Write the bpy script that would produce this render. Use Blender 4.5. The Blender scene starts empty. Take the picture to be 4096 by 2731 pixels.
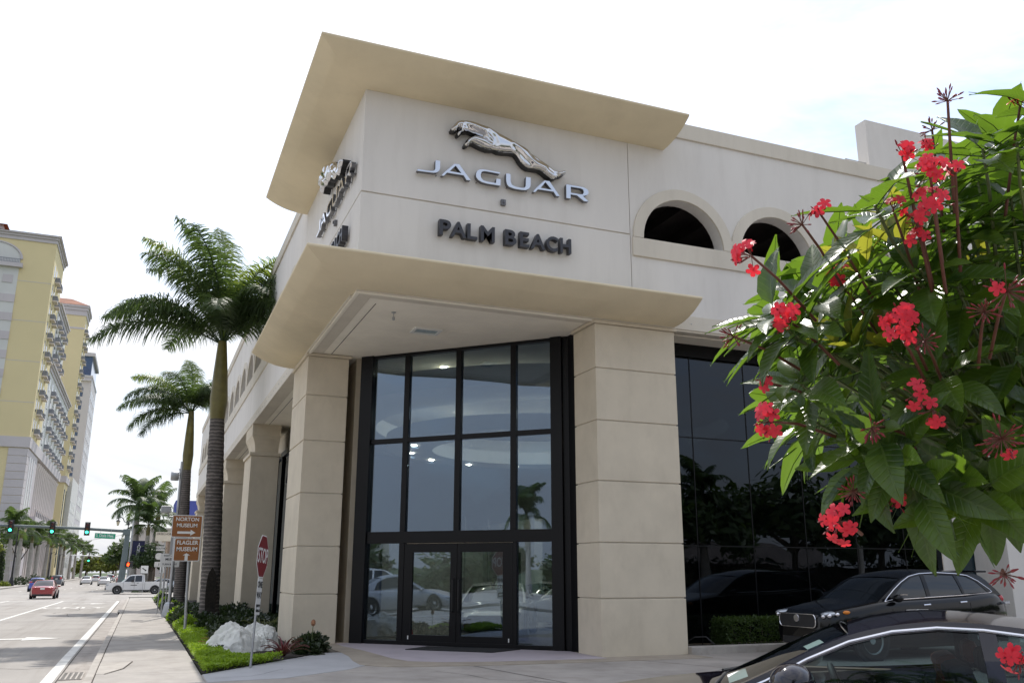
import bpy, math, random
from mathutils import Vector, Matrix, noise
from mathutils.geometry import tessellate_polygon, delaunay_2d_cdt
random.seed(7)
PI = math.pi
scene = bpy.context.scene
COL = scene.collection
# ------------------------------------------------------------------ camera
cam = bpy.data.objects.new('camera', bpy.data.cameras.new('camera'))
COL.objects.link(cam)
_p, _y, _r = .2566, .3878, .0020
_F = Vector((math.sin(_y)*math.cos(_p), math.cos(_y)*math.cos(_p), math.sin(_p)))
_R = Vector((math.cos(_y), -math.sin(_y), 0)); _U = _R.cross(_F)
_R, _U = math.cos(_r)*_R+math.sin(_r)*_U, math.cos(_r)*_U-math.sin(_r)*_R
CAM = Vector((-3.3542, -16.1944, 1.6))
M = Matrix((_R, _U, -_F)).transposed().to_4x4(); M.translation = CAM
cam.matrix_world = M
cam.data.sensor_width = 36; cam.data.lens = 3525.2/4096*36
cam.data.clip_start = .05; cam.data.clip_end = 6000
scene.camera = cam
# ------------------------------------------------------------------ sky and sun
SUN = Vector((.16, .75, 1)).normalized()
SUN_EL = math.asin(SUN.z); SUN_AZ = math.atan2(SUN.x, SUN.y)
w = bpy.data.worlds.new('World'); scene.world = w; w.use_nodes = True
nt = w.node_tree; nt.nodes.clear()
N = lambda t: nt.nodes.new(t)
L = lambda a, b: nt.links.new(a, b)
out = N('ShaderNodeOutputWorld'); bg = N('ShaderNodeBackground'); bg.inputs[1].default_value = .15
sky = N('ShaderNodeTexSky'); sky.sky_type = 'NISHITA'; sky.sun_disc = False
sky.sun_elevation = SUN_EL; sky.sun_rotation = SUN_AZ; sky.air_density = 1.0; sky.dust_density = .6; sky.ozone_density = 1.0
tc = N('ShaderNodeTexCoord')
mp = N('ShaderNodeMapping'); mp.inputs['Scale'].default_value = (1.0, 1.0, 3.2); L(tc.outputs['Generated'], mp.inputs[0])
n1 = N('ShaderNodeTexNoise'); n1.inputs['Scale'].default_value = 2.2; n1.inputs['Detail'].default_value = 8; n1.inputs['Roughness'].default_value = .6; n1.inputs['Distortion'].default_value = .5
L(mp.outputs[0], n1.inputs['Vector'])
cr = N('ShaderNodeMapRange'); cr.inputs[1].default_value = .34; cr.inputs[2].default_value = .66; cr.inputs[3].default_value = .24; cr.inputs[4].default_value = .93
L(n1.outputs['Fac'], cr.inputs[0])
# cloud brightness: thin cloud scatters forward, so it is brightest towards the sun
dt = N('ShaderNodeVectorMath'); dt.operation = 'DOT_PRODUCT'; dt.inputs[1].default_value = SUN
L(tc.outputs['Generated'], dt.inputs[0])
ph = N('ShaderNodeMapRange'); ph.inputs[1].default_value = -1; ph.inputs[2].default_value = 1; ph.inputs[3].default_value = 3.3; ph.inputs[4].default_value = 7.0
L(dt.outputs['Value'], ph.inputs[0])
cc = N('ShaderNodeVectorMath'); cc.operation = 'SCALE'; cc.inputs[0].default_value = (.97, .985, 1.04)
el = N('ShaderNodeMapRange'); el.inputs[1].default_value = .02; el.inputs[2].default_value = .50; el.inputs[3].default_value = .60; el.inputs[4].default_value = 1.0; sp0 = N('ShaderNodeSeparateXYZ'); L(tc.outputs['Generated'], sp0.inputs[0]); L(sp0.outputs['Z'], el.inputs[0])
pm = N('ShaderNodeMath'); pm.operation = 'MULTIPLY'; L(ph.outputs[0], pm.inputs[0]); L(el.outputs[0], pm.inputs[1]); L(pm.outputs[0], cc.inputs['Scale'])
# the veil is denser but dimmer towards the horizon
sp = N('ShaderNodeSeparateXYZ'); L(tc.outputs['Generated'], sp.inputs[0])
hz = N('ShaderNodeMapRange'); hz.inputs[1].default_value = .0; hz.inputs[2].default_value = .35; hz.inputs[3].default_value = 1.0; hz.inputs[4].default_value = 0; L(sp.outputs['Z'], hz.inputs[0])
fm = N('ShaderNodeMath'); fm.operation = 'MULTIPLY_ADD'; fm.inputs[1].default_value = .55; fm.use_clamp = True; L(hz.outputs[0], fm.inputs[0]); L(cr.outputs[0], fm.inputs[2])
mx = N('ShaderNodeMix'); mx.data_type = 'RGBA'
L(fm.outputs[0], mx.inputs['Factor']); L(sky.outputs[0], mx.inputs['A']); L(cc.outputs[0], mx.inputs['B'])
L(mx.outputs['Result'], bg.inputs[0]); L(bg.outputs[0], out.inputs[0])
sl = bpy.data.lights.new('sun', 'SUN'); sl.energy = 2.9; sl.angle = math.radians(.53); sl.color = (1, .95, .88)
so = bpy.data.objects.new('sun', sl); COL.objects.link(so)
so.rotation_euler = SUN.to_track_quat('Z', 'Y').to_euler(); so.location = (0, 0, 60)
vs = scene.view_settings; vs.view_transform = 'Standard'; vs.look = 'None'; vs.exposure = .62; vs.gamma = 1; vs.use_curve_mapping = False
scene.cycles.max_bounces = 8; scene.cycles.transparent_max_bounces = 12
scene.cycles.sample_clamp_indirect = 6; scene.cycles.caustics_reflective = False; scene.cycles.caustics_refractive = False

# ------------------------------------------------------------------ materials
def _pr(name):
    m = bpy.data.materials.new(name); m.use_nodes = True
    b = m.node_tree.nodes['Principled BSDF']; return m, m.node_tree, b
def mat(name, col, rough=.7, metal=0, var=.06, vs=1.5, bump=0, bs=60, spec=None, coat=0, det=6, streak=False):
    m, t, b = _pr(name)
    b.inputs['Roughness'].default_value = rough; b.inputs['Metallic'].default_value = metal
    if spec is not None: b.inputs['Specular IOR Level'].default_value = spec
    if coat: b.inputs['Coat Weight'].default_value = coat; b.inputs['Coat Roughness'].default_value = .02
    tc = t.nodes.new('ShaderNodeTexCoord')
    vec = tc.outputs['Object']
    if var:
        n = t.nodes.new('ShaderNodeTexNoise'); n.inputs['Scale'].default_value = vs; n.inputs['Detail'].default_value = det; n.inputs['Roughness'].default_value = .62
        if streak:
            mp = t.nodes.new('ShaderNodeMapping'); mp.inputs['Scale'].default_value = (1, 1, .16); t.links.new(vec, mp.inputs[0]); t.links.new(mp.outputs[0], n.inputs['Vector'])
        else: t.links.new(vec, n.inputs['Vector'])
        r = t.nodes.new('ShaderNodeMapRange'); r.inputs[1].default_value = .3; r.inputs[2].default_value = .7; r.inputs[3].default_value = 1-var*1.6; r.inputs[4].default_value = 1+var
        t.links.new(n.outputs['Fac'], r.inputs[0])
        s = t.nodes.new('ShaderNodeVectorMath'); s.operation = 'SCALE'; s.inputs[0].default_value = col[:3]
        t.links.new(r.outputs[0], s.inputs['Scale']); t.links.new(s.outputs[0], b.inputs['Base Color'])
    else: b.inputs['Base Color'].default_value = (*col[:3], 1)
    if bump:
        n2 = t.nodes.new('ShaderNodeTexNoise'); n2.inputs['Scale'].default_value = bs; n2.inputs['Detail'].default_value = 4; t.links.new(vec, n2.inputs['Vector'])
        bp = t.nodes.new('ShaderNodeBump'); bp.inputs['Strength'].default_value = bump; bp.inputs['Distance'].default_value = .01
        t.links.new(n2.outputs['Fac'], bp.inputs['Height']); t.links.new(bp.outputs[0], b.inputs['Normal'])
    return m
def leafmat(name, c1, c2, trans=.35, rough=.4, tcol=None, scale=8):
    m, t, b = _pr(name); b.inputs['Roughness'].default_value = rough
    tc = t.nodes.new('ShaderNodeTexCoord'); n = t.nodes.new('ShaderNodeTexNoise'); n.inputs['Scale'].default_value = scale; n.inputs['Detail'].default_value = 3
    t.links.new(tc.outputs['Object'], n.inputs['Vector'])
    oi = t.nodes.new('ShaderNodeObjectInfo')
    ad = t.nodes.new('ShaderNodeMath'); ad.operation = 'MULTIPLY_ADD'; ad.inputs[1].default_value = .5; t.links.new(oi.outputs['Random'], ad.inputs[0])
    r = t.nodes.new('ShaderNodeMapRange'); r.inputs[1].default_value = .35; r.inputs[2].default_value = .65; r.inputs[3].default_value = 0; r.inputs[4].default_value = .5
    t.links.new(n.outputs['Fac'], r.inputs[0]); t.links.new(r.outputs[0], ad.inputs[2])
    x = t.nodes.new('ShaderNodeMix'); x.data_type = 'RGBA'; x.inputs['A'].default_value = (*c1, 1); x.inputs['B'].default_value = (*c2, 1)
    t.links.new(ad.outputs[0], x.inputs['Factor']); t.links.new(x.outputs['Result'], b.inputs['Base Color'])
    tr = t.nodes.new('ShaderNodeBsdfTranslucent')
    tcol = tcol or tuple(min(1, v*3) for v in c2)
    tr.inputs['Color'].default_value = (*tcol, 1)
    ms = t.nodes.new('ShaderNodeMixShader'); ms.inputs[0].default_value = trans
    o = t.nodes['Material Output']
    t.links.new(b.outputs[0], ms.inputs[1]); t.links.new(tr.outputs[0], ms.inputs[2]); t.links.new(ms.outputs[0], o.inputs[0])
    return m
def glassmat(name, tint, ior=1.6, base=.04, rcol=(1, 1, 1)):
    m = bpy.data.materials.new(name); m.use_nodes = True; t = m.node_tree; t.nodes.clear()
    o = t.nodes.new('ShaderNodeOutputMaterial'); g = t.nodes.new('ShaderNodeBsdfGlossy'); g.inputs['Roughness'].default_value = 0; g.inputs[0].default_value = (*rcol, 1)
    tr = t.nodes.new('ShaderNodeBsdfTransparent'); tr.inputs[0].default_value = (*tint, 1)
    f = t.nodes.new('ShaderNodeFresnel'); f.inputs[0].default_value = ior
    a = t.nodes.new('ShaderNodeMath'); a.operation = 'ADD'; a.inputs[1].default_value = base; a.use_clamp = True
    t.links.new(f.outputs[0], a.inputs[0])
    tc = t.nodes.new('ShaderNodeTexCoord'); n = t.nodes.new('ShaderNodeTexNoise'); n.inputs['Scale'].default_value = .55; n.inputs['Detail'].default_value = 1
    bp = t.nodes.new('ShaderNodeBump'); bp.inputs['Strength'].default_value = .05; bp.inputs['Distance'].default_value = .25
    t.links.new(tc.outputs['Object'], n.inputs['Vector']); t.links.new(n.outputs['Fac'], bp.inputs['Height']); t.links.new(bp.outputs[0], g.inputs['Normal'])
    x = t.nodes.new('ShaderNodeMixShader'); t.links.new(a.outputs[0], x.inputs[0]); t.links.new(tr.outputs[0], x.inputs[1]); t.links.new(g.outputs[0], x.inputs[2]); t.links.new(x.outputs[0], o.inputs[0])
    return m
def emit(name, col, s):
    m, t, b = _pr(name); b.inputs['Base Color'].default_value = (*col, 1); b.inputs['Emission Color'].default_value = (*col, 1); b.inputs['Emission Strength'].default_value = s; return m

m_wall = mat('stucco_offwhite', (.72, .69, .645), .9, var=.04, vs=.9, bump=.25, bs=90, streak=True)
m_tan = mat('stucco_tan', (.74, .645, .46), .9, var=.05, vs=.7, bump=.15, bs=90)
m_col = mat('stucco_beige', (.65, .575, .45), .92, var=.05, vs=1.3, bump=.3, bs=110)
m_band = mat('stucco_band', (.65, .60, .51), .9, var=.05, vs=.9, bump=.2, bs=90, streak=True)
m_soffit = mat('soffit_white', (.88, .83, .72), .85, var=.04, vs=1.5, bump=.08)
m_frame = mat('dark_bronze_frame', (.006, .006, .007), .4, var=.1, spec=.22)
m_glass = glassmat('clear_glass', (.56, .64, .68), 1.7, .09, (.66, .80, 1))
m_dark = glassmat('tinted_glass', (.08, .10, .12), 1.38, .022, (.75, .85, 1))
m_chrome = mat('chrome', (.66, .66, .67), .10, 1, var=0)
m_black = mat('black_paint', (.012, .012, .013), .4, var=.1)
m_letter = mat('dark_letter_face', (.035, .036, .045), .45, var=.06)
m_conc = mat('sidewalk_concrete', (.36, .335, .305), .95, var=.13, vs=1.1, bump=.3, bs=120, det=10)
m_conc2 = mat('driveway_concrete', (.38, .345, .31), .95, var=.16, vs=.8, bump=.3, bs=100, det=10)
m_kerb = mat('kerb_concrete', (.42, .39, .35), .95, var=.15, vs=2, bump=.4, bs=90)
m_gutter = mat('gutter_concrete', (.34, .31, .28), .95, var=.15, vs=2, bump=.4, bs=90)
m_road = mat('road_surface', (.32, .30, .275), .95, var=.10, vs=.35, bump=.4, bs=160, det=12)
m_joint = mat('joint_dirt', (.05, .042, .035), 1, var=.3, vs=8)
m_paint = mat('road_paint', (.68, .67, .63), .8, var=.14, vs=3, bump=.2)
m_plaza = mat('purple_grey_paving', (.46, .41, .445), .8, var=.10, vs=1.5, bump=.2)
m_plazab = mat('tan_paving', (.36, .31, .25), .85, var=.12, vs=2, bump=.2)
m_soil = mat('dark_mulch', (.03, .02, .014), 1, var=.4, vs=12, bump=.8, bs=40)
m_grass = mat('grass_ground', (.06, .09, .03), 1, var=.4, vs=3)
m_galv = mat('galvanised_steel', (.42, .43, .44), .45, .6, var=.1, vs=5)
m_greymetal = mat('grey_green_paint', (.11, .14, .145), .5, var=.08)
m_signwhite = mat('sign_white', (.72, .72, .70), .5, var=.03)
m_signbrown = mat('sign_brown', (.26, .092, .018), .45, var=.05)
m_signred = mat('sign_red', (.21, .014, .018), .45, var=.06)
m_signgreen = mat('sign_green', (.01, .30, .17), .45, var=.05)
m_signblack = mat('sign_black', (.02, .02, .022), .5, var=0)
m_navy = mat('banner_navy', (.012, .014, .05), .8, var=.1)
m_rock = mat('pale_stone', (.74, .74, .69), .85, var=.16, vs=2.2, bump=.9, bs=9, det=10)
m_rubber = mat('tyre_rubber', (.015, .015, .015), .85, var=.1)
m_rim = mat('alloy_rim', (.55, .56, .57), .35, .35, var=.05)
m_trunk = mat('palm_bark', (.17, .15, .135), .95, var=.25, vs=4, bump=.8, bs=14, det=8)
m_crownshaft = mat('crownshaft_green', (.16, .135, .032), .45, var=.3, vs=1.6)
m_frond = leafmat('palm_frond', (.022, .045, .022), (.05, .085, .02), .26, .58, (.17, .27, .05), 1.5)
m_frondy = leafmat('young_palm_frond', (.06, .11, .02), (.13, .17, .03), .35, .45, (.35, .45, .06), 1.5)
m_leaf = leafmat('glossy_leaf', (.006, .020, .008), (.035, .075, .014), .34, .30, (.24, .42, .03), 6)
m_leafnew = leafmat('young_leaf', (.09, .13, .02), (.20, .19, .03), .45, .3, (.50, .50, .05), 6)
m_petal = leafmat('red_petal', (.62, .02, .05), (.78, .035, .07), .35, .5, (.9, .03, .04), 20)
m_bud = mat('dark_red_bud', (.22, .012, .022), .4, var=.2, vs=30)
m_stem = mat('green_stem', (.10, .13, .04), .6, var=.3, vs=10)
m_stalk = mat('red_brown_stalk', (.13, .045, .03), .6, var=.2, vs=20)
m_tree = leafmat('tree_leaves', (.018, .038, .010), (.05, .085, .018), .25, .55, (.16, .26, .04), .8)
m_treey = leafmat('yellow_green_leaves', (.07, .10, .015), (.15, .17, .03), .3, .55, (.3, .36, .05), .8)
m_lime = leafmat('lime_ground_cover', (.14, .25, .015), (.24, .34, .02), .3, .6, (.4, .6, .03), 4)
m_shrub = leafmat('dark_shrub_leaves', (.012, .026, .012), (.035, .05, .018), .15, .4, (.08, .14, .03), 5)
m_bark = mat('tree_bark', (.10, .08, .06), .95, var=.3, vs=5, bump=.8, bs=12)
m_yellow = mat('yellow_stucco', (.74, .63, .37), .9, var=.04, vs=.05)
m_greyst = mat('grey_cast_stone', (.58, .54, .55), .9, var=.04, vs=.2)
m_white = mat('white_stucco', (.66, .66, .64), .9, var=.04, vs=.2)
m_rooft = mat('terracotta_roof', (.30, .13, .08), .9, var=.2, vs=.4)
m_wind = mat('window_dark', (.03, .05, .06), .12, var=.1)
m_windblue = mat('window_blue', (.06, .11, .22), .1, var=.15)
m_rail = mat('iron_railing', (.24, .25, .28), .6, var=.1)
m_grey = mat('grey_facade', (.58, .56, .58), .9, var=.04, vs=.05)
m_inwall = mat('interior_white', (.62, .62, .60), .7, var=.03)
m_floor = mat('interior_floor', (.30, .28, .26), .25, var=.08)
m_lampon = emit('downlight_lens', (1, .86, .66), 45)
m_lens = mat('fixture_lens', (.35, .42, .42), .15, var=.15, vs=12)
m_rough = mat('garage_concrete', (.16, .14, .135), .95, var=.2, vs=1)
m_mat = mat('door_mat', (.02, .02, .02), 1, var=.3, vs=40, bump=.6)

def addnodes(m, fn):
    t = m.node_tree; b = t.nodes.get('Principled BSDF'); fn(t, b, lambda k: t.nodes.new(k), t.links.new)
def _veins(t, b, N, L):
    tc = N('ShaderNodeTexCoord'); s = N('ShaderNodeSeparateXYZ'); L(tc.outputs['Object'], s.inputs[0])
    def M(op, a, c=None):
        n = N('ShaderNodeMath'); n.operation = op
        for i, v in enumerate((a, c)):
            if v is None: continue
            if isinstance(v, (int, float)): n.inputs[i].default_value = v
            else: L(v, n.inputs[i])
        return n.outputs[0]
    ay = M('ABSOLUTE', s.outputs['Y']); ph = M('SUBTRACT', s.outputs['X'], M('MULTIPLY', ay, .9))
    sn = M('SINE', M('MULTIPLY', ph, 62)); vein = M('POWER', M('MAXIMUM', sn, 0), 6); mid = M('LESS_THAN', ay, .014)
    v = M('MAXIMUM', M('MULTIPLY', vein, .55), mid)
    col = b.inputs['Base Color'].links[0].from_socket; mx = N('ShaderNodeMix'); mx.data_type = 'RGBA'; mx.inputs['B'].default_value = (.10, .15, .04, 1)
    L(col, mx.inputs['A']); L(M('MULTIPLY', v, .6), mx.inputs['Factor']); L(mx.outputs['Result'], b.inputs['Base Color'])
    bp = N('ShaderNodeBump'); bp.inputs['Strength'].default_value = .5; bp.inputs['Distance'].default_value = .004; bp.invert = True
    L(v, bp.inputs['Height']); L(bp.outputs[0], b.inputs['Normal'])
addnodes(m_leaf, _veins); addnodes(m_leafnew, _veins)
def _rings(t, b, N, L):
    tc = N('ShaderNodeTexCoord'); wv = N('ShaderNodeTexWave'); wv.wave_type = 'BANDS'; wv.bands_direction = 'Z'; wv.inputs['Scale'].default_value = 2.6; wv.inputs['Distortion'].default_value = 2.2; wv.inputs['Detail'].default_value = 3; wv.inputs['Detail Scale'].default_value = 2.5
    L(tc.outputs['Object'], wv.inputs['Vector']); col = b.inputs['Base Color'].links[0].from_socket
    r = N('ShaderNodeMapRange'); r.inputs[1].default_value = .55; r.inputs[2].default_value = .95; r.inputs[3].default_value = .72; r.inputs[4].default_value = 1.7; L(wv.outputs['Fac'], r.inputs[0])
    sc = N('ShaderNodeVectorMath'); sc.operation = 'SCALE'; L(col, sc.inputs[0]); L(r.outputs[0], sc.inputs['Scale']); L(sc.outputs[0], b.inputs['Base Color'])
m_ptrunk = mat('ringed_palm_trunk', (.12, .105, .095), .95, var=.25, vs=4, bump=.8, bs=14, det=8); addnodes(m_ptrunk, _rings)
def _blinds(t, b, N, L):
    oi = N('ShaderNodeObjectInfo'); r = N('ShaderNodeMapRange'); r.inputs[1].default_value = .55; r.inputs[2].default_value = 1; r.inputs[3].default_value = 0; r.inputs[4].default_value = .75; L(oi.outputs['Random'], r.inputs[0])
    col = b.inputs['Base Color'].links[0].from_socket; mx = N('ShaderNodeMix'); mx.data_type = 'RGBA'; mx.inputs['B'].default_value = (.34, .33, .30, 1); L(col, mx.inputs['A']); L(r.outputs[0], mx.inputs['Factor']); L(mx.outputs['Result'], b.inputs['Base Color'])
addnodes(m_wind, _blinds)
def _grime(sx, sy, sz, amt, lo=.5, hi=.78, dark=(.5, .46, .42)):
    def f(t, b, N, L):
        tc = N('ShaderNodeTexCoord'); mp = N('ShaderNodeMapping'); mp.inputs['Scale'].default_value = (sx, sy, sz); L(tc.outputs['Object'], mp.inputs[0])
        n = N('ShaderNodeTexNoise'); n.inputs['Scale'].default_value = 1; n.inputs['Detail'].default_value = 9; n.inputs['Roughness'].default_value = .68; L(mp.outputs[0], n.inputs['Vector'])
        r = N('ShaderNodeMapRange'); r.inputs[1].default_value = lo; r.inputs[2].default_value = hi; r.inputs[3].default_value = 0; r.inputs[4].default_value = amt; L(n.outputs['Fac'], r.inputs[0])
        col = b.inputs['Base Color'].links[0].from_socket; mx = N('ShaderNodeMix'); mx.data_type = 'RGBA'; mx.blend_type = 'MULTIPLY'; mx.inputs['B'].default_value = (*dark, 1); L(col, mx.inputs['A']); L(r.outputs[0], mx.inputs['Factor']); L(mx.outputs['Result'], b.inputs['Base Color'])
    return f
for m_, g_ in ((m_wall, (1.7, 1.7, .35, .20)), (m_band, (2.5, 2.5, .5, .22)), (m_col, (2.2, 2.2, 1.1, .22)), (m_tan, (1.2, 1.2, 1.2, .16)), (m_road, (1.3, .05, 1, .60)), (m_conc, (1.6, 1.1, 1, .5)), (m_conc2, (1.2, 1.2, 1, .5)), (m_kerb, (3, 1.5, 3, .6)), (m_gutter, (3, .4, 1, .6)), (m_paint, (5, 5, 1, .6)), (m_plaza, (1.5, 1.5, 1, .3)), (m_soffit, (.8, .8, 1, .15)), (m_rock, (3, 3, 2, .5))): addnodes(m_, _grime(*g_))

# ------------------------------------------------------------------ mesh helpers
class MB:
    def __init__(s): s.v = []; s.f = []
    def add(s, vs, fs):
        o = len(s.v); s.v += [tuple(p) for p in vs]; s.f += [tuple(i+o for i in f) for f in fs]; return s
    def box(s, x0, x1, y0, y1, z0, z1):
        return s.add([(x0,y0,z0),(x1,y0,z0),(x1,y1,z0),(x0,y1,z0),(x0,y0,z1),(x1,y0,z1),(x1,y1,z1),(x0,y1,z1)],
                     [(0,3,2,1),(4,5,6,7),(0,1,5,4),(1,2,6,5),(2,3,7,6),(3,0,4,7)])
    def obox(s, c, ax, ay, az, hx, hy, hz):
        c = Vector(c); P = []
        for k in ((-1,-1,-1),(1,-1,-1),(1,1,-1),(-1,1,-1),(-1,-1,1),(1,-1,1),(1,1,1),(-1,1,1)):
            P.append(c+Vector(ax)*hx*k[0]+Vector(ay)*hy*k[1]+Vector(az)*hz*k[2])
        return s.add(P, [(0,3,2,1),(4,5,6,7),(0,1,5,4),(1,2,6,5),(2,3,7,6),(3,0,4,7)])
    def tube(s, pts, rad, n=8, cap=True):
        pts = [Vector(p) for p in pts]; m = len(pts)
        if not isinstance(rad, (list, tuple)): rad = [rad]*m
        rings = []; up = None
        for i, p in enumerate(pts):
            d = (pts[min(i+1, m-1)]-pts[max(i-1, 0)]).normalized()
            if up is None:
                up = Vector((0, 0, 1)) if abs(d.z) < .9 else Vector((1, 0, 0))
            a = d.cross(up); 
            if a.length < 1e-6: a = d.cross(Vector((0, 1, 0)))
            a.normalize(); b = a.cross(d).normalized(); up = b
            rings.append([p+(a*math.cos(2*PI*k/n)+b*math.sin(2*PI*k/n))*rad[i] for k in range(n)])
        V = [q for r in rings for q in r]; Fc = []
        for i in range(m-1):
            for k in range(n):
                Fc.append((i*n+k, (i+1)*n+k, (i+1)*n+(k+1) % n, i*n+(k+1) % n))
        if cap: Fc += [tuple(range(n)), tuple(range((m-1)*n+n-1, (m-1)*n-1, -1))]
        return s.add(V, Fc)
    def lathe(s, prof, n=16, c=(0, 0, 0), axis='z'):
        V = []; Fc = []
        for r, h in prof:
            for k in range(n):
                a = 2*PI*k/n; x, y = r*math.cos(a), r*math.sin(a)
                p = {'z': (x, y, h), 'y': (x, h, y), 'x': (h, x, y)}[axis]
                V.append((c[0]+p[0], c[1]+p[1], c[2]+p[2]))
        for i in range(len(prof)-1):
            for k in range(n):
                Fc.append((i*n+k, i*n+(k+1) % n, (i+1)*n+(k+1) % n, (i+1)*n+k))
        return s.add(V, Fc)
    def ell(s, c, r, n=12, m=8):
        return s.lathe_ell(c, r, n, m)
    def lathe_ell(s, c, r, n, m):
        V = [(c[0], c[1], c[2]-r[2])]; Fc = []
        for i in range(1, m):
            t = -PI/2+PI*i/m
            for k in range(n):
                a = 2*PI*k/n; V.append((c[0]+r[0]*math.cos(t)*math.cos(a), c[1]+r[1]*math.cos(t)*math.sin(a), c[2]+r[2]*math.sin(t)))
        V.append((c[0], c[1], c[2]+r[2]))
        for k in range(n): Fc.append((0, 1+(k+1) % n, 1+k))
        for i in range(m-2):
            for k in range(n):
                a = 1+i*n; Fc.append((a+k, a+(k+1) % n, a+n+(k+1) % n, a+n+k))
        a = 1+(m-2)*n; e = len(V)-1
        for k in range(n): Fc.append((a+k, a+(k+1) % n, e))
        return s.add(V, Fc)
    def prism(s, loops, f0, f1):
        """2D polygon with holes; f0/f1 map (u,v)->3D for the two faces"""
        tri = tessellate_polygon([[Vector((u, v, 0)) for u, v in l] for l in loops])
        flat = [p for l in loops for p in l]; n = len(flat)
        V = [f0(*p) for p in flat]+[f1(*p) for p in flat]; Fc = []
        for t in tri:
            Fc.append(tuple(t)); Fc.append(tuple(i+n for i in reversed(t)))
        o = 0
        for l in loops:
            k = len(l)
            for i in range(k):
                a, b = o+i, o+(i+1) % k; Fc.append((a, b, b+n, a+n))
            o += k
        return s.add(V, Fc)
    def mesh(s, name, m, smooth=None, weld=False):
        me = bpy.data.meshes.new(name); me.from_pydata(s.v, [], s.f); me.materials.append(m)
        import bmesh
        bm = bmesh.new(); bm.from_mesh(me)
        if weld: bmesh.ops.remove_doubles(bm, verts=bm.verts, dist=1e-5)
        if len(bm.faces) < 60000 and smooth != 'leaf': bmesh.ops.recalc_face_normals(bm, faces=bm.faces)
        bm.to_mesh(me); bm.free()
        if smooth and smooth != 'leaf':
            me.shade_smooth(); me.set_sharp_from_angle(angle=math.radians(smooth if smooth > 1 else 40))
        return me
    def build(s, name, m, parent=None, loc=None, rotz=0, smooth=None, bevel=0, weld=False, **tags):
        o = bpy.data.objects.new(name, s.mesh(name, m, smooth, weld)); COL.objects.link(o)
        if parent is not None: o.parent = parent
        if loc is not None: o.location = loc
        if rotz: o.rotation_euler = (0, 0, rotz)
        if bevel:
            md = o.modifiers.new('bevel', 'BEVEL'); md.width = bevel; md.segments = 2; md.limit_method = 'ANGLE'; md.angle_limit = math.radians(35)
        tag(o, **tags); return o
def tag(o, label=None, cat=None, group=None, kind=None):
    if label: o['label'] = label
    if cat: o['category'] = cat
    if group: o['group'] = group
    if kind: o['kind'] = kind
    return o
def thing(name, label, cat, loc=(0, 0, 0), rotz=0, group=None, rot=None):
    o = bpy.data.objects.new(name, None); COL.objects.link(o); o.empty_display_size = .2
    o.location = loc; o.rotation_euler = rot or (0, 0, rotz); return tag(o, label, cat, group)
def inst(me, name, parent, loc=(0, 0, 0), rot=(0, 0, 0), sc=(1, 1, 1)):
    o = bpy.data.objects.new(name, me); COL.objects.link(o); o.parent = parent; o.location = loc; o.rotation_euler = rot; o.scale = sc if isinstance(sc, tuple) else (sc,)*3
    return o
def dup(root, loc, rotz, label=None, group=None, scale=None):
    r = root.copy(); COL.objects.link(r); r.location = loc; r.rotation_euler = (0, 0, rotz)
    if scale: r.scale = (scale,)*3
    if label: r['label'] = label
    if group: r['group'] = group
    for ch in list(root.children):
        c = ch.copy(); COL.objects.link(c); c.parent = r
        for g in list(ch.children):
            d = g.copy(); COL.objects.link(d); d.parent = c
    return r
_tc = {}
def textmesh(body, size, mt, ext=.004, off=0., sx=1, align='CENTER', spacing=1):
    key = (body, size, mt.name, ext, off, sx, align, spacing)
    if key in _tc: return _tc[key]
    c = bpy.data.curves.new('lettering', 'FONT'); c.body = body; c.size = size; c.extrude = ext; c.offset = off; c.align_x = align; c.align_y = 'CENTER'; c.resolution_u = 4; c.space_character = spacing
    o = bpy.data.objects.new('lettering', c); COL.objects.link(o)
    me = bpy.data.meshes.new_from_object(o.evaluated_get(bpy.context.evaluated_depsgraph_get()))
    COL.objects.unlink(o); bpy.data.objects.remove(o); me.name = 'lettering'
    me.materials.clear(); me.materials.append(mt)
    for v in me.vertices: v.co.x *= sx
    _tc[key] = me; return me
def zr(y): return -.12 if y < 5 else (-.12-.43*(y-5)/70 if y < 75 else -.55)
def zs(y): return zr(y)+.125
# ================================================================== ground, road, pavement
YS = [-400, -60, -30, -20, -10, 0, 5, 15, 25, 35, 45, 55, 65, 75, 90, 120, 160, 220, 300, 500, 900, 2500]
def sheet(name, x0, x1, ys, zf, m, kind='structure', parent=None):
    b = MB(); V = []; Fc = []
    for y in ys: V += [(x0, y, zf(y)), (x1, y, zf(y))]
    for i in range(len(ys)-1): Fc.append((2*i, 2*i+1, 2*i+3, 2*i+2))
    b.add(V, Fc); return b.build(name, m, parent, kind=kind)
sheet('ground', -1500, 1500, YS, lambda y: zr(y)-.06, m_grass)
Y2 = [y for y in YS if y <= 900]
rd = sheet('road', -19.5, -3.98, Y2, lambda y: zr(y), m_road)
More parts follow.
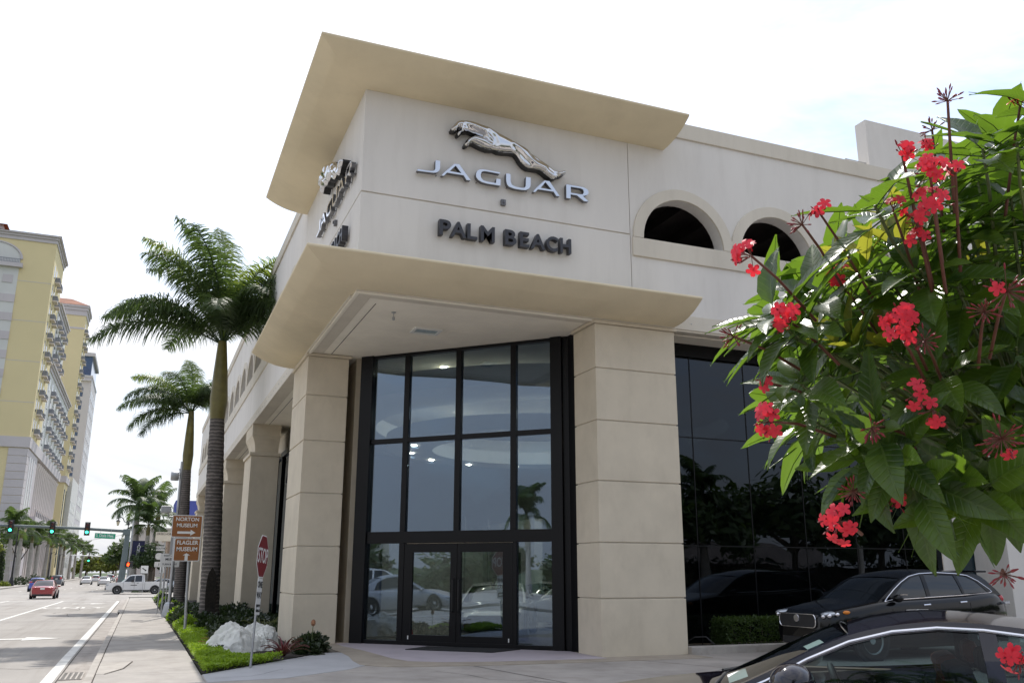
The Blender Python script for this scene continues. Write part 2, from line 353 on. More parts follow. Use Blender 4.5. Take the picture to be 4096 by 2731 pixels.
# cross street and the far carriageway
b = MB(); b.add([(-300, 72, -.546), (300, 72, -.546), (300, 92, -.546), (-300, 92, -.546)], [(0, 1, 2, 3)]); b.build('cross_street', m_road, kind='structure')
b = MB()
def ribbon(b, x0, x1, y0, y1, dz, step=6):
    n = max(1, int((y1-y0)/step)); ys = [y0+(y1-y0)*i/n for i in range(n+1)]
    V = []; 
    for y in ys: V += [(x0, y, zr(y)+dz), (x1, y, zr(y)+dz)]
    b.add(V, [(2*i, 2*i+1, 2*i+3, 2*i+2) for i in range(n)])
ribbon(b, -4.66, -4.48, -14, 56, .005)
ribbon(b, -8.32, -8.17, 4, 58, .005); ribbon(b, -12.05, -11.9, 20, 60, .005)
for k in range(30): ribbon(b, -8.3, -8.15, 100+k*12, 103+k*12, .006); ribbon(b, -12.0, -11.85, 100+k*12, 103+k*12, .006); ribbon(b, -15.8, -15.65, 100+k*12, 103+k*12, .006)
b.build('lane_markings', m_paint, kind='structure')
b = MB(); b.add([(-19, 59.3, zr(59)+.006), (-4.5, 56.5, zr(56)+.006), (-4.5, 57.0, zr(57)+.006), (-19, 59.9, zr(59.6)+.006)], [(0, 1, 2, 3)])
b.add([(-8, 66, -.49), (-2, 63, -.47), (-2, 63.3, -.472), (-8, 66.3, -.492)], [(0, 1, 2, 3)])
b.build('stop_line', m_paint, kind='structure')
def onroad(me, name, x, y, sx, sy):
    o = bpy.data.objects.new(name, me); COL.objects.link(o); o.location = (x, y, zr(y)+.007); o.scale = (sx, sy, 1)
    o.rotation_euler = (math.atan(-.43/70), 0, 0); o['kind'] = 'structure'; return o
onroad(textmesh('ONLY', 1, m_paint, 0, .022), 'only_lettering', -6.55, 40.8, 1.2, 3.0)
b = MB(); b.prism([[(-1.5, -.35), (.2, -.35), (.2, -1.2), (1.9, 0), (.2, 1.2), (.2, .35), (-1.5, .35)]], lambda u, v: (u, v, 0), lambda u, v: (u, v, .002))
ar = b.mesh('turn_arrow', m_paint); onroad(ar, 'turn_arrow', -6.2, 49.5, .65, .9); onroad(ar, 'turn_arrow', -6.2, 12.2, .55, .62)
b = MB(); b.prism([[(-1.5, -.3), (.4, -.3), (.4, .3), (-1.5, .3)]], lambda u, v: (u, v, 0), lambda u, v: (u, v, .002)); onroad(b.mesh('turn_arrow_stem', m_paint), 'turn_arrow', -6.9, 4.6, .6, .9)
# gutter, kerb, sidewalk slabs
sheet('gutter', -4.42, -3.99, [y for y in (-20, -10, 0, 5, 15, 25, 35, 45, 56, 63)], lambda y: zr(y)+.004, m_gutter)
def slab3(name, x0, x1, y0, y1, dz, m, t=.18, bevel=.012, parent=None):
    b = MB(); z0, z1 = zr(y0)+dz, zr(y1)+dz
    b.add([(x0, y0, z0-t), (x1, y0, z0-t), (x1, y1, z1-t), (x0, y1, z1-t), (x0, y0, z0), (x1, y0, z0), (x1, y1, z1), (x0, y1, z1)],
          [(0,3,2,1),(4,5,6,7),(0,1,5,4),(1,2,6,5),(2,3,7,6),(3,0,4,7)])
    return b.build(name, m, parent, bevel=bevel, kind=None)
kb = tag(bpy.data.objects.new('kerb', None), kind='structure'); COL.objects.link(kb)
ky = [-18, -12, -6, -2.2, .06] ; y = .06
for s in [2.55, 5.6, 8.65, 11.7, 14.8, 17.9, 21, 24.1, 27.2, 30.3, 33.5, 37, 41, 45, 49, 53, 57, 61]: ky.append(s)
for a, c in zip(ky, ky[1:]):
    slab3('kerb_stone', -3.99, -3.86, a+.006, c-.006, .125, m_kerb, parent=kb)
sw = tag(bpy.data.objects.new('sidewalk', None), kind='structure'); COL.objects.link(sw)
sheet('sidewalk_bed', -3.87, -2.26, [-20, -10, 0, 5, 20, 40, 62], lambda y: zs(y)-.02, m_joint, kind=None, parent=sw)
sy = [-18, -14, -10, -6.5, -3.4, -1.5, .06, 2.55, 5.6, 8.65, 11.7, 14.8, 17.9, 21, 24.1, 27.2, 30.3, 33.5, 37, 41, 45, 49, 53, 57, 62]
for a, c in zip(sy, sy[1:]):
    slab3('concrete_slab', -3.845, -2.27, a+.008, c-.008, .125, m_conc, .1, .008, parent=sw)
# utility pad in the nearest slab (a lighter patch with a cut corner)
b = MB(); b.prism([[(-3.72, .35), (-3.45, 1.1), (-3.3, 2.35), (-3.845, 2.35), (-3.845, .35)]], lambda u, v: (u, v, .0055), lambda u, v: (u, v, .0085)); b.build('concrete_patch', m_kerb, sw)
b = MB()
for P in ([(-3.72, .3), (-3.45, 1.1), (-3.31, 2.4)], [(-3.84, 18.6), (-3.3, 18.9), (-2.9, 18.7), (-2.5, 19.2)]):
    for (x0, y0), (x1, y1) in zip(P, P[1:]):
        b.add([(x0-.01, y0, zs(y0)+.009), (x0+.012, y0, zs(y0)+.009), (x1+.012, y1, zs(y1)+.009), (x1-.012, y1, zs(y1)+.009)], [(0, 1, 2, 3)])
ribbon(b, -4.44, -4.42, -14, 55, .008); ribbon(b, -3.858, -3.846, -14, 60, .127)
b.build('pavement_crack', m_joint, kind='structure')
def crack(b, x, y, dx, dy, n, z, wd=.012, sd=1, jit=.5):
    r = random.Random(sd); p = [(x, y)]
    for i in range(n): x += dx*r.uniform(.5, 1.4)+r.gauss(0, abs(dy)*jit*.5); y += dy*r.uniform(.5, 1.4)+r.gauss(0, abs(dx)*jit); p.append((x, y))
    for (x0, y0), (x1, y1) in zip(p, p[1:]):
        l = math.hypot(x1-x0, y1-y0)+1e-6; nx, ny = -(y1-y0)/l*wd, (x1-x0)/l*wd; b.add([(x0-nx, y0-ny, z(y0)), (x0+nx, y0+ny, z(y0)), (x1+nx, y1+ny, z(y1)), (x1-nx, y1-ny, z(y1))], [(0, 1, 2, 3)])
b = MB(); zz_ = lambda y: zr(y)+.006
for k, a in enumerate(((-4.5, 3.2, -.5, .1, 8), (-4.6, 17, -.6, .15, 12), (-9.5, 24, .45, .3, 9), (-5.6, 27, -.2, 1.2, 10), (-4.6, 36, -.7, .2, 12), (-13, 45, .6, .4, 14), (-6.9, 2, .05, .9, 12), (-5.2, -6, .1, 1.0, 8))): crack(b, *a, zz_, .010, k)
b.build('road_crack', m_joint, kind='structure')
b = MB(); zd_ = lambda y: F0_+.006
F0_ = .004
for k, a in enumerate(((1.4, -1.2, .3, -.35, 10), (4.2, -2.6, .5, .1, 9), (-1.0, -3.2, .5, -.2, 9), (-2.1, -.9, .3, .28, 4))): crack(b, *a, zd_, .006, 20+k)
b.build('driveway_crack', m_joint, kind='structure')
# drain grate
g = thing('drain_grate', 'dark iron drain grate set in the gutter at the bottom of the photo', 'drain grate', (-4.24, 1.4, -.115))
b = MB(); b.box(-.15, .15, -.55, .55, -.05, .002); b.build('pit', m_black, g)
b = MB()
for x in (-.16, .16): b.box(x-.012, x+.012, -.56, .56, -.01, .014)
for y in (-.56, .56): b.box(-.17, .17, y-.012, y+.012, -.01, .014)
for x in (-.08, 0, .08): b.box(x-.014, x+.014, -.55, .55, -.01, .012)
for k in range(18): b.box(-.15, .15, -.54+k*.0635-.008, -.54+k*.0635+.012, -.01, .010)
b.build('grille_bars', m_kerb, g)
g = thing('kerb_inlet', 'dark storm drain opening in the kerb beside the sidewalk, in the palm shadow', 'storm drain', (-4.0, 30.2, zr(30)+.0))
b = MB(); b.box(-.06, .0, -1.1, 1.1, .005, .11); b.build('opening', m_black, g)
b = MB(); b.box(-.10, .15, -1.3, 1.3, .112, .15); b.build('lid', m_kerb, g, bevel=.01)
# dealership forecourt (shaded drive), plaza
F0 = .004
b = MB()
b.prism([[(-3.86, -18), (40, -18), (40, 0.2), (.0, .2), (.35, 3.0), (-2.27, -.32), (-2.27, -1.6), (-3.86, -1.6)]], lambda u, v: (u, v, -.2), lambda u, v: (u, v, F0))
b.build('driveway', m_conc2, kind='structure')
b = MB(); b.add([(-60, -120, .0), (120, -120, .0), (120, -18, .0), (-60, -18, .0)], [(0, 1, 2, 3)]); b.build('parking_lot', m_conc2, kind='structure')
b = MB()
b.prism([[(-2.25, -.30), (.35, 3.0), (.62, 3.0), (1.0, 1.6), (.6, .3), (.1, -.38), (-1.1, -1.3), (-2.25, -1.4)]], lambda u, v: (u, v, F0-.05), lambda u, v: (u, v, F0+.005))
b.build('ramp_paving', mat('ramp_concrete', (.42, .42, .43), .9, var=.08, vs=1.2, bump=.3, bs=120), kind='structure')
arc = [(.45, 5.4), (.62, 4.2), (.66, 3.0), (.62, 2.0), (.50, 1.1), (.46, .3), (.8, -.2), (1.5, -.42), (3.0, -.66), (5.0, -.75), (7.2, -.8)]
b = MB(); b.prism([arc+[(7.2, 1.2), (2, 6.4), (1, 7.6), (.45, 7.6)]], lambda u, v: (u, v, F0-.05), lambda u, v: (u, v, F0+.008)); b.build('plaza_border', m_plazab, kind='structure')
arc2 = [(1.02, 5.36), (1.02, 4.6), (1.2, 3.2), (1.25, 2.2), (1.3, 1.3), (1.45, .65), (1.9, .25), (2.8, .0), (4.0, -.15), (5.17, -.2)]
b = MB(); b.prism([arc2+[(5.17, 1.4), (1.3, 5.4)]], lambda u, v: (u, v, F0-.05), lambda u, v: (u, v, F0+.012)); b.build('plaza_paving', m_plaza, kind='structure')
b = MB()
for (x0, y0, x1, y1) in ((2.3, -.6, 3.0, -5.0), (3.0, -5.0, 3.4, -18), (-1, -8, 12, -8.4), (5.6, -.8, 8.5, -7.8), (12, -18, 12, -2)):
    d = Vector((y1-y0, x0-x1, 0)).normalized()*.010
    b.add([(x0-d.x, y0-d.y, F0+.004), (x0+d.x, y0+d.y, F0+.004), (x1+d.x, y1+d.y, F0+.004), (x1-d.x, y1-d.y, F0+.004)], [(0, 1, 2, 3)])
b.build('expansion_joint', m_joint, kind='structure')
# raised kerb of the bed under the tinted glass
b = MB(); b.box(7.165, 15.6, -.12, .12, -.1, .16); b.build('planter_kerb', m_kerb, bevel=.015, kind='structure')
b = MB(); b.box(7.2, 15.6, .12, 1.1, -.1, .10); b.build('planter_bed', m_soil, kind='structure')
# left planting bed
bedpoly = [(-2.26, -.28), (.33, 2.98), (.6, 4.4), (.6, 7.5), (1.4, 7.6), (1.4, 56), (-2.2, 56)]
b = MB()
n = 24; V = []; 
for i in range(n+1):
    y = 7.6+(56-7.6)*i/n; V += [(-2.26, y, zs(y)+.01), (1.5, y, zs(y)+.03)]
b.add(V, [(2*i, 2*i+1, 2*i+3, 2*i+2) for i in range(n)])
b.add([(-2.26, -.28, .02), (-2.26, 3.0, .02), (.33, 2.98, .022)], [(0, 2, 1)]); b.add([(-2.26, 2.9, .021), (.34, 2.9, .021), (.0, 5.4, .021), (.0, 7.7, .021), (-2.26, 7.7, .021)], [(0, 1, 2, 3, 4)])
b.build('planting_bed_soil', m_soil, kind='structure')
# far side sidewalk
def slabs(name, x0, x1, y0, y1, m): sheet(name, x0, x1, [y0, min(y0+40, y1), y1], lambda y: zr(y)+.12, m)
b = MB()
def fbox(b, x0, x1, y0, y1, h, seg=12):
    ys = [y0+(y1-y0)*i/seg for i in range(seg+1)]; V = []
    for y in ys: V += [(x0, y, zr(y)-.1), (x0, y, zr(y)+h), (x1, y, zr(y)+h), (x1, y, zr(y)-.1)]
    Fc = [(0, 1, 2, 3), (4*seg+3, 4*seg+2, 4*seg+1, 4*seg)]
    for i in range(seg):
        for k in range(3): Fc.append((4*i+k, 4*i+4+k, 4*i+5+k, 4*i+1+k))
    b.add(V, Fc)
fbox(b, -28, -19.6, 98, 420, .13); fbox(b, -40, -19.6, -20, 68, .13); fbox(b, -3.2, 3, 98, 420, .13)
b.build('far_sidewalk', m_conc, kind='structure')

# ================================================================== showroom building
B = thing('showroom_building', 'cream stucco showroom on the corner with curved tan canopies, arches and block columns', 'building')
def front(u, v, d=0): return (u, d, v)
def left(u, v, d=0): return (d, u, v)
def arcpts(c, z, r, n=20, a0=0, a1=PI): return [(c+r*math.cos(a0+(a1-a0)*i/n), z+r*math.sin(a0+(a1-a0)*i/n)) for i in range(n+1)]
FA = [7.54+2.65*k for k in range(8)]; LA = [8.9+2.65*k for k in range(16)]
ZA = 8.92
def wallplate(outer, holes, d0, d1, mapf): 
    b = MB(); b.prism([outer]+holes, lambda u, v: mapf(u, v, d0), lambda u, v: mapf(u, v, d1)); return b
wallplate([(6.14, 6.95), (30, 6.95), (30, 11.9), (6.14, 11.9)], [arcpts(c, ZA, 1.08) for c in FA], 0, .32, front).build('front_wall', m_wall, B)
wallplate([(6.86, 6.95), (53, 6.95), (53, 11.9), (6.86, 11.9)], [arcpts(c, ZA, 1.08) for c in LA], 0, .32, left).build('side_wall', m_wall, B)
# tower faces: four panels with recessed joints
for nm, z0, z1 in (('wall_panel', 6.95, 8.955), ('wall_panel', 8.985, 11.9)):
    MB().box(.0, 6.125, -.0, .03, z0, z1).build(nm, m_wall, B, bevel=.006)
    MB().box(.0, .03, .032, 6.845, z0, z1).build(nm, m_wall, B, bevel=.006)
MB().box(.028, 6.15, .028, .32, 6.95, 11.9).build('wall_core', m_band, B)
MB().box(.028, .32, .322, 6.87, 6.95, 11.9).build('wall_core', m_band, B)
# parapet, lower band, sill band
for z0, z1, d, nm in ((11.62, 12.02, .05, 'parapet'), (6.87, 7.21, .045, 'fascia_band')):
    MB().box(-.0, 30, -d, .36, z0, z1).build(nm, m_band, B, bevel=.012)
    MB().box(-d, .36, .365, 53, z0, z1).build(nm, m_band, B, bevel=.012)
MB().box(6.17, 30, -.05, .02, 8.47, 8.915).build('sill_band', m_band, B, bevel=.012)
MB().box(-.05, .02, 7.5, 52.6, 8.47, 8.915).build('sill_band', m_band, B, bevel=.012)
for FL, mp_, nm in ((FA, front, 'arch_trim'), (LA, left, 'arch_trim')):
    for c in FL:
        b = MB(); b.prism([arcpts(c, 8.92, 1.35, 24)+arcpts(c, 8.92, 1.082, 24)[::-1]], lambda u, v: mp_(u, v, -.05), lambda u, v: mp_(u, v, .02)); b.build(nm, m_band, B, bevel=.01)
# small round-headed key lines at bases of arches: the upper storey room behind
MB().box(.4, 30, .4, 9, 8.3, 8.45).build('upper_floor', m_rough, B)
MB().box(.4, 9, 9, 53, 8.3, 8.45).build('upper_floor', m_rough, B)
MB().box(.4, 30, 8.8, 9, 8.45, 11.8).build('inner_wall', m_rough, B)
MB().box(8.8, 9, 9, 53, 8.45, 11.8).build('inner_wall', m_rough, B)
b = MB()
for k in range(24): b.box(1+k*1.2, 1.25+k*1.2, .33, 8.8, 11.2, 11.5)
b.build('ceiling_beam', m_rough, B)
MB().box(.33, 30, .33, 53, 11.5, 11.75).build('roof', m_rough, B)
b = MB(); b.box(.3, 30, 52.7, 53, -.8, 11.9); b.box(29.7, 30, .3, 53, -.8, 11.9); b.build('rear_wall', m_wall, B)
# canopies: curved underside sweeping up to a rounded lip
def canopy(z0, z1, p, xe, ye, name):
    prof = [(0, z0)]
    for i in range(1, 13):
        t = i/12; prof.append((p*t*.985, z0+(z1-z0-.03)*(t**2.3)))
    for i in range(5):
        a = -PI/3+PI*1.0*i/5*.9; prof.append((p-.035+.035*math.cos(a), z1+.0+.035*math.sin(a)))
    prof += [(p*.8, z1+.07), (0, z1+.16)]
    path = [lambda d: (xe, -d), lambda d: (-d, -d), lambda d: (-d, ye)]
    # long runs subdivided so that the mitre stays crisp
    b = MB(); n = len(prof)
    for f in path: b.v += [(*f(d), z) for d, z in prof]
    for s in range(2):
        for i in range(n-1): b.f.append((s*n+i, (s+1)*n+i, (s+1)*n+i+1, s*n+i+1))
    b.f.append(tuple(range(n))[::-1]); b.f.append(tuple(range(2*n, 3*n)))
    return b.build(name, m_tan, B, smooth=28)
canopy(11.23, 11.57, 1.14, 7.10, 7.12, 'canopy')
canopy(6.90, 7.26, 1.165, 7.16, 7.46, 'canopy')
# soffits
b = MB(); b.box(.02, 30, .02, 53, 6.88, 6.92); b.build('soffit', m_soffit, B)
b = MB(); b.box(.0, 5.17, -.0, .05, 6.84, 6.885); b.box(.0, .05, .05, 5.35, 6.84, 6.885); b.box(.06, 5.17, .06, .085, 6.86, 6.885); b.box(.06, .085, .085, 5.35, 6.86, 6.885)
b.box(7.17, 16.6, .0, .07, 6.84, 6.87); b.box(7.17, 16.6, .42, .44, 6.86, 6.885); b.build('soffit_trim', m_soffit, B)
b = MB(); b.box(.55, .565, .7, 5.3, 6.876, 6.8795); b.box(.55, .565, 7.6, 52, 6.876, 6.8795); b.build('soffit_joint', m_joint, B)
f = MB(); f.prism([[(1.78, 2.05), (2.42, 2.05), (2.42, 2.5), (1.78, 2.5)], [(1.84, 2.11), (2.36, 2.11), (2.36, 2.44), (1.84, 2.44)]], lambda u, v: (u, v, 6.84), lambda u, v: (u, v, 6.882))
# fixture placed from the photograph
lt = thing('recessed_light', 'white framed rectangular light fixture in the entrance soffit', 'ceiling light', (0, 0, 0))
lf = f.build('frame', m_signwhite, lt, bevel=.006); MB().box(1.84, 2.36, 2.11, 2.44, 6.862, 6.872).build('lens', m_lens, lt)
MB().box(2.62, 3.05, 2.05, 2.5, 6.872, 6.879).build('access_panel', m_soffit, B)
sp = thing('sprinkler_head', 'small grey sprinkler head hanging from the entrance soffit', 'sprinkler', (1.05, 1.15, 6.88))
MB().lathe([(.05, 0), (.05, -.012), (.012, -.015), (.012, -.10), (.03, -.11), (.03, -.17), (.0, -.18)], 10).build('nozzle', m_galv, sp)
# bolts along the fascia
b = MB()
for k in range(60):
    b.lathe_ell((7.6+k*.58, -.05, 7.02), (.014, .012, .014), 6, 4)
for k in range(84): b.lathe_ell((-.05, 7.6+k*.55, 7.02+(.03 if k % 2 else 0)), (.012, .014, .014), 6, 4)
b.build('bolt_row', m_galv, B, kind='stuff')
# entrance columns built of rendered blocks
ZC = [-.6, 1.11, 2.20, 3.44, 4.70, 5.82, 6.80]
def blockcol(x0, x1, y0, y1):
    cb = MB().box(x0+.03, x1-.03, y0+.03, y1-.03, -.6, 6.88).build('column', m_band, B)
    for a, c in zip(ZC, ZC[1:]): MB().box(x0, x1, y0, y1, a+.012, c-.012).build('block', m_col, cb, bevel=.01)
    MB().box(x0-.05, x1+.05, y0-.05, y1+.05, 6.80, 6.865).build('cap', m_col, cb, bevel=.008)
blockcol(5.18, 7.16, -.0, 1.04); blockcol(-.0, 1.02, 5.36, 7.56)
# arcade columns on the street side with corbelled tops
def arcadecol(mapx, y0, y1, dep=1.0, vertical=True):
    c = MB().box(0, dep, y0, y1, -1.1, 5.72).build('column', m_col, B, bevel=.012)
    MB().box(-.06, dep+.06, y0-.06, y1+.06, 5.72, 5.84).build('collar', m_col, c, bevel=.01)
    prof = [(.14, 5.84), (.135, 5.98), (.11, 6.14), (.07, 6.28), (.02, 6.38), (.0, 6.44), (-.015, 6.46), (-.015, 6.885)]
    b = MB(); n = len(prof)
    V = []
    for d, z in prof: V += [(d, y0+d, z), (dep-d*.2, y0+d, z), (dep-d*.2, y1-d, z), (d, y1-d, z)]
    Fc = []
    for i in range(n-1):
        for k in range(4): Fc.append((4*i+k, 4*i+(k+1) % 4, 4*i+4+(k+1) % 4, 4*i+4+k))
    b.add(V, Fc); b.build('corbel', m_col, c)
for y0 in (17.1, 28.3, 39.6, 50.6): arcadecol(None, y0, y0+2.2)
# right-hand pier and doorway beyond the tinted glass
cc = MB().box(16.6, 18.6, 0, 1.0, -.6, 6.88).build('column', m_wall, B, bevel=.012)
MB().box(15.62, 22, 1.1, 1.35, -.6, 6.88).build('pier_wall', m_wall, B)
MB().box(16.12, 16.98, 1.05, 1.11, -.1, 2.46).build('side_door', m_frame, B); MB().box(16.2, 16.9, 1.04, 1.045, .1, 2.36).build('door_glass', m_wind, B)
MB().box(18.7, 30, 0, .3, -.6, 6.9).build('front_wall', m_wall, B)
# roof screen wall
MB().box(13.45, 30, -.02, .36, 12.0, 13.36).build('roof_screen', m_wall, B, bevel=.01)
b = MB(); b.tube([(12.75, .1, 12.0), (12.75, .1, 12.13), (13.44, .1, 12.13)], .015, 6); b.build('roof_rail', m_galv, B)

# ---- entrance glazing on the diagonal x+y=6.8
SQ = math.sqrt(2)
ex = Vector((1/SQ, -1/SQ, 0)); en = Vector((-1/SQ, -1/SQ, 0)); ec = Vector((3.4, 3.4, 0))
E = thing('entrance_glazing', 'tall dark framed glass entrance set diagonally between the two block columns', 'entrance')
E.location = ec; E.rotation_euler = (0, 0, -PI/4)   # local x along the glass, local -y towards the street
def bar(x0, x1, z0, z1, d0=-.06, d1=.08, nm='mullion', p=E, m=m_frame, bv=.004): return MB().box(x0, x1, d0, d1, z0, z1).build(nm, m, p, bevel=bv)
bar(-2.82, -2.48, 0, 6.875, -.12, .1, 'jamb'); bar(2.25, 2.52, 0, 6.875, -.12, .1, 'jamb'); bar(2.53, 2.72, 0, 6.875, -.05, .2, 'jamb')
bar(-2.48, 2.25, 6.80, 6.875, nm='head'); bar(-2.48, 2.25, 0.012, .1, nm='sill')
for x in (-1.52, -.11, 1.31): bar(x-.07, x+.07, 2.54, 6.80)
xs = [-2.48, -1.59, -1.45, -.18, -.04, 1.24, 1.38, 2.25]
for i in range(0, 8, 2): bar(xs[i], xs[i+1], 4.65, 4.76, nm='transom')
bar(-2.48, 2.25, 2.27, 2.54, -.07, .09, 'door_header')
bar(-1.59, -1.45, .1, 2.27); bar(1.31, 1.40, .1, 2.27)
for i in range(0, 8, 2):
    for z0, z1 in ((2.54, 4.65), (4.76, 6.80)):
        MB().box(xs[i], xs[i+1], .0, .012, z0, z1).build('pane', m_glass, E)
MB().box(-2.48, -1.59, 0, .012, .1, 2.27).build('pane', m_glass, E); MB().box(1.40, 2.25, 0, .012, .1, 2.27).build('pane', m_glass, E)
for s, (a, c) in enumerate(((-1.445, -.075), (-.065, 1.305))):
    ga, gc = ((-1.22, -.24), (.03, 1.06))[s]
    fr = MB()
    fr.prism([[(a, .02), (c, .02), (c, 2.26), (a, 2.26)], [(ga, .24), (gc, .24), (gc, 2.06), (ga, 2.06)]], lambda u, v: (u, -.05, v), lambda u, v: (u, .02, v))
    d = fr.build('door', m_frame, E, bevel=.004)
    MB().box(ga, gc, -.02, -.01, .24, 2.06).build('pane', m_glass, d)
    hx = -.15 if s == 0 else .0
    MB().tube([(hx, -.05, .75), (hx, -.11, .78), (hx, -.11, 1.45), (hx, -.05, 1.48)], .014, 8).build('handle', m_black, d, smooth=40)
    lx = -1.3 if s == 0 else 1.2
    MB().box(lx, lx+.025, -.056, -.05, .14, .22).build('sticker', m_signwhite, d)
# glazing returns and walls beside the entrance
MB().box(1.27, 1.42, 5.62, 9.5, -.1, 6.88).build('side_wall', m_col, B)
G2 = thing('tinted_window_wall', 'dark tinted glass wall behind the right column reflecting trees', 'window wall')
def pane(x0, x1, z0, z1, y=1.1, p=G2, m=m_dark): return MB().box(x0, x1, y, y+.012, z0, z1).build('pane', m, p)
mx_ = [5.45, 6.7, 8.25]+[8.25+1.53*k for k in range(1, 5)]+[15.6]
zz = [.1, 2.2, 4.65, 6.6]
for a, c in zip(mx_, mx_[1:]):
    for z0, z1 in zip(zz, zz[1:]): pane(a+.012, c-.012, z0+.012, z1-.012)
for x in mx_[1:-1]: MB().box(x-.012, x+.012, 1.09, 1.12, .1, 6.6).build('mullion', m_frame, G2)
for z in zz[1:-1]: MB().box(5.45, 15.6, 1.085, 1.125, z-.012, z+.012).build('transom', m_frame, G2)
MB().box(5.3, 15.62, 1.06, 1.2, 6.58, 6.88).build('head', m_frame, G2); MB().box(5.3, 15.62, 1.06, 1.2, -.1, .1).build('sill', m_frame, G2)
MB().box(5.25, 5.45, 1.0, 1.5, -.1, 6.88).build('jamb', m_frame, G2)
G3 = thing('arcade_window_wall', 'dark glass wall behind the arcade columns on the street side', 'window wall')
for k, (a, c) in enumerate(zip([9.5+2.0*i for i in range(21)], [11.5+2.0*i for i in range(21)])):
    MB().box(1.5, 1.512, a+.06, c-.06, .05, 6.0).build('pane', m_dark, G3)
    MB().box(1.42, 1.6, c-.06, c+.06, -1, 6.05).build('mullion', m_frame, G3)
MB().box(1.42, 1.6, 9.5, 52.6, 6.0, 6.2).build('head', m_frame, G3); MB().box(1.42, 1.6, 9.5, 52.6, -1, .05).build('sill', m_frame, G3)
MB().box(1.45, 1.7, 9.5, 52.6, 6.2, 6.88).build('side_wall', m_band, B)
mt_ = thing('door_mat', 'black rubber mat on the paving in front of the glass doors', 'mat', (0, 0, 0))
b = MB(); b.prism([[(2.05, 3.02), (3.50, 1.66), (4.35, 2.15), (2.72, 3.60)]], lambda u, v: (u, v, .016), lambda u, v: (u, v, .032)); b.build('mat_sheet', m_mat, mt_)

# ---- showroom interior
I = thing('showroom_interior', 'pale showroom room seen through the entrance glass with curved ceiling and back walls', 'room')
MB().box(1.6, 29.6, 1.3, 52, -.02, .012).build('floor', m_floor, I)
MB().box(20, 20.2, 1.4, 30, 0, 6.85).build('back_wall', m_inwall, I); MB().box(1.7, 20, 24, 24.2, 0, 6.85).build('back_wall', m_inwall, I)
MB().box(9, 9.3, 12, 18, 0, 3.4).build('partition', m_inwall, I); MB().box(5.0, 9, 17, 17.3, 0, 3.0).build('partition', m_inwall, I)
b = MB(); 
for r0, r1, z0, z1, cx, cy in ((3.2, 4.6, 5.2, 5.6, 7.6, 8.6), (5.6, 7.6, 6.0, 6.5, 8.5, 9.5)):
    n = 48; V = []
    for k in range(n):
        a = 2*PI*k/n; ca, sa = math.cos(a), math.sin(a)
        V += [(cx+r0*ca, cy+r0*sa, z0), (cx+r1*ca, cy+r1*sa, z0), (cx+r1*ca, cy+r1*sa, z1), (cx+r0*ca, cy+r0*sa, z1)]
    b.add(V, [tuple(4*k+j if q == 0 else 4*((k+1) % n)+j for q, j in ((0, j0), (1, j0), (1, (j0+1) % 4), (0, (j0+1) % 4))) for k in range(n) for j0 in range(4)])
b.build('ceiling_ring', m_inwall, I)
for k in range(30):
    a = 2*PI*k/14; x, y = (7.6+3.9*math.cos(a), 8.6+3.9*math.sin(a)) if k < 14 else (3.6+2.6*((k-14) % 4), 5.6+3.2*((k-14)//4))
    MB().lathe([(0, 0), (.085, 0), (.085, .02)], 8, (x, y, 5.17 if k < 14 else 6.84)).build('downlight', m_lampon, I)
al = bpy.data.lights.new('showroom_fill_light', 'AREA'); al.energy = 230; al.shape = 'RECTANGLE'; al.size = 9; al.size_y = 9; al.color = (1, .9, .76)  # broad fill light added to brighten the room, besides the modelled downlights
ao = bpy.data.objects.new('showroom_fill_light', al); COL.objects.link(ao); ao.location = (9, 9, 6.75); ao.parent = I
b = MB(); b.box(8.95, 9.0, 13.2, 14.2, 1.2, 2.3); b.build('picture', m_black, I)
b = MB()
for k in range(3): b.lathe([(.03, 0), (.03, 3.4)], 6, (6.5+k*1.2, 12+k, 0))
b.build('slim_post', m_galv, I)
cone = thing('traffic_cone', 'orange traffic cone with white band seen through the left entrance pane', 'traffic cone', (3.1, 6.6, .012))
MB().lathe([(.0, .7), (.03, .7), (.075, .48)], 12).build('tip', m_petal, cone)
MB().lathe([(.076, .48), (.10, .36)], 12).build('band', m_signwhite, cone); MB().lathe([(.10, .36), (.16, .03)], 12).box(-.2, .2, -.2, .2, 0, .03).build('base', m_petal, cone)
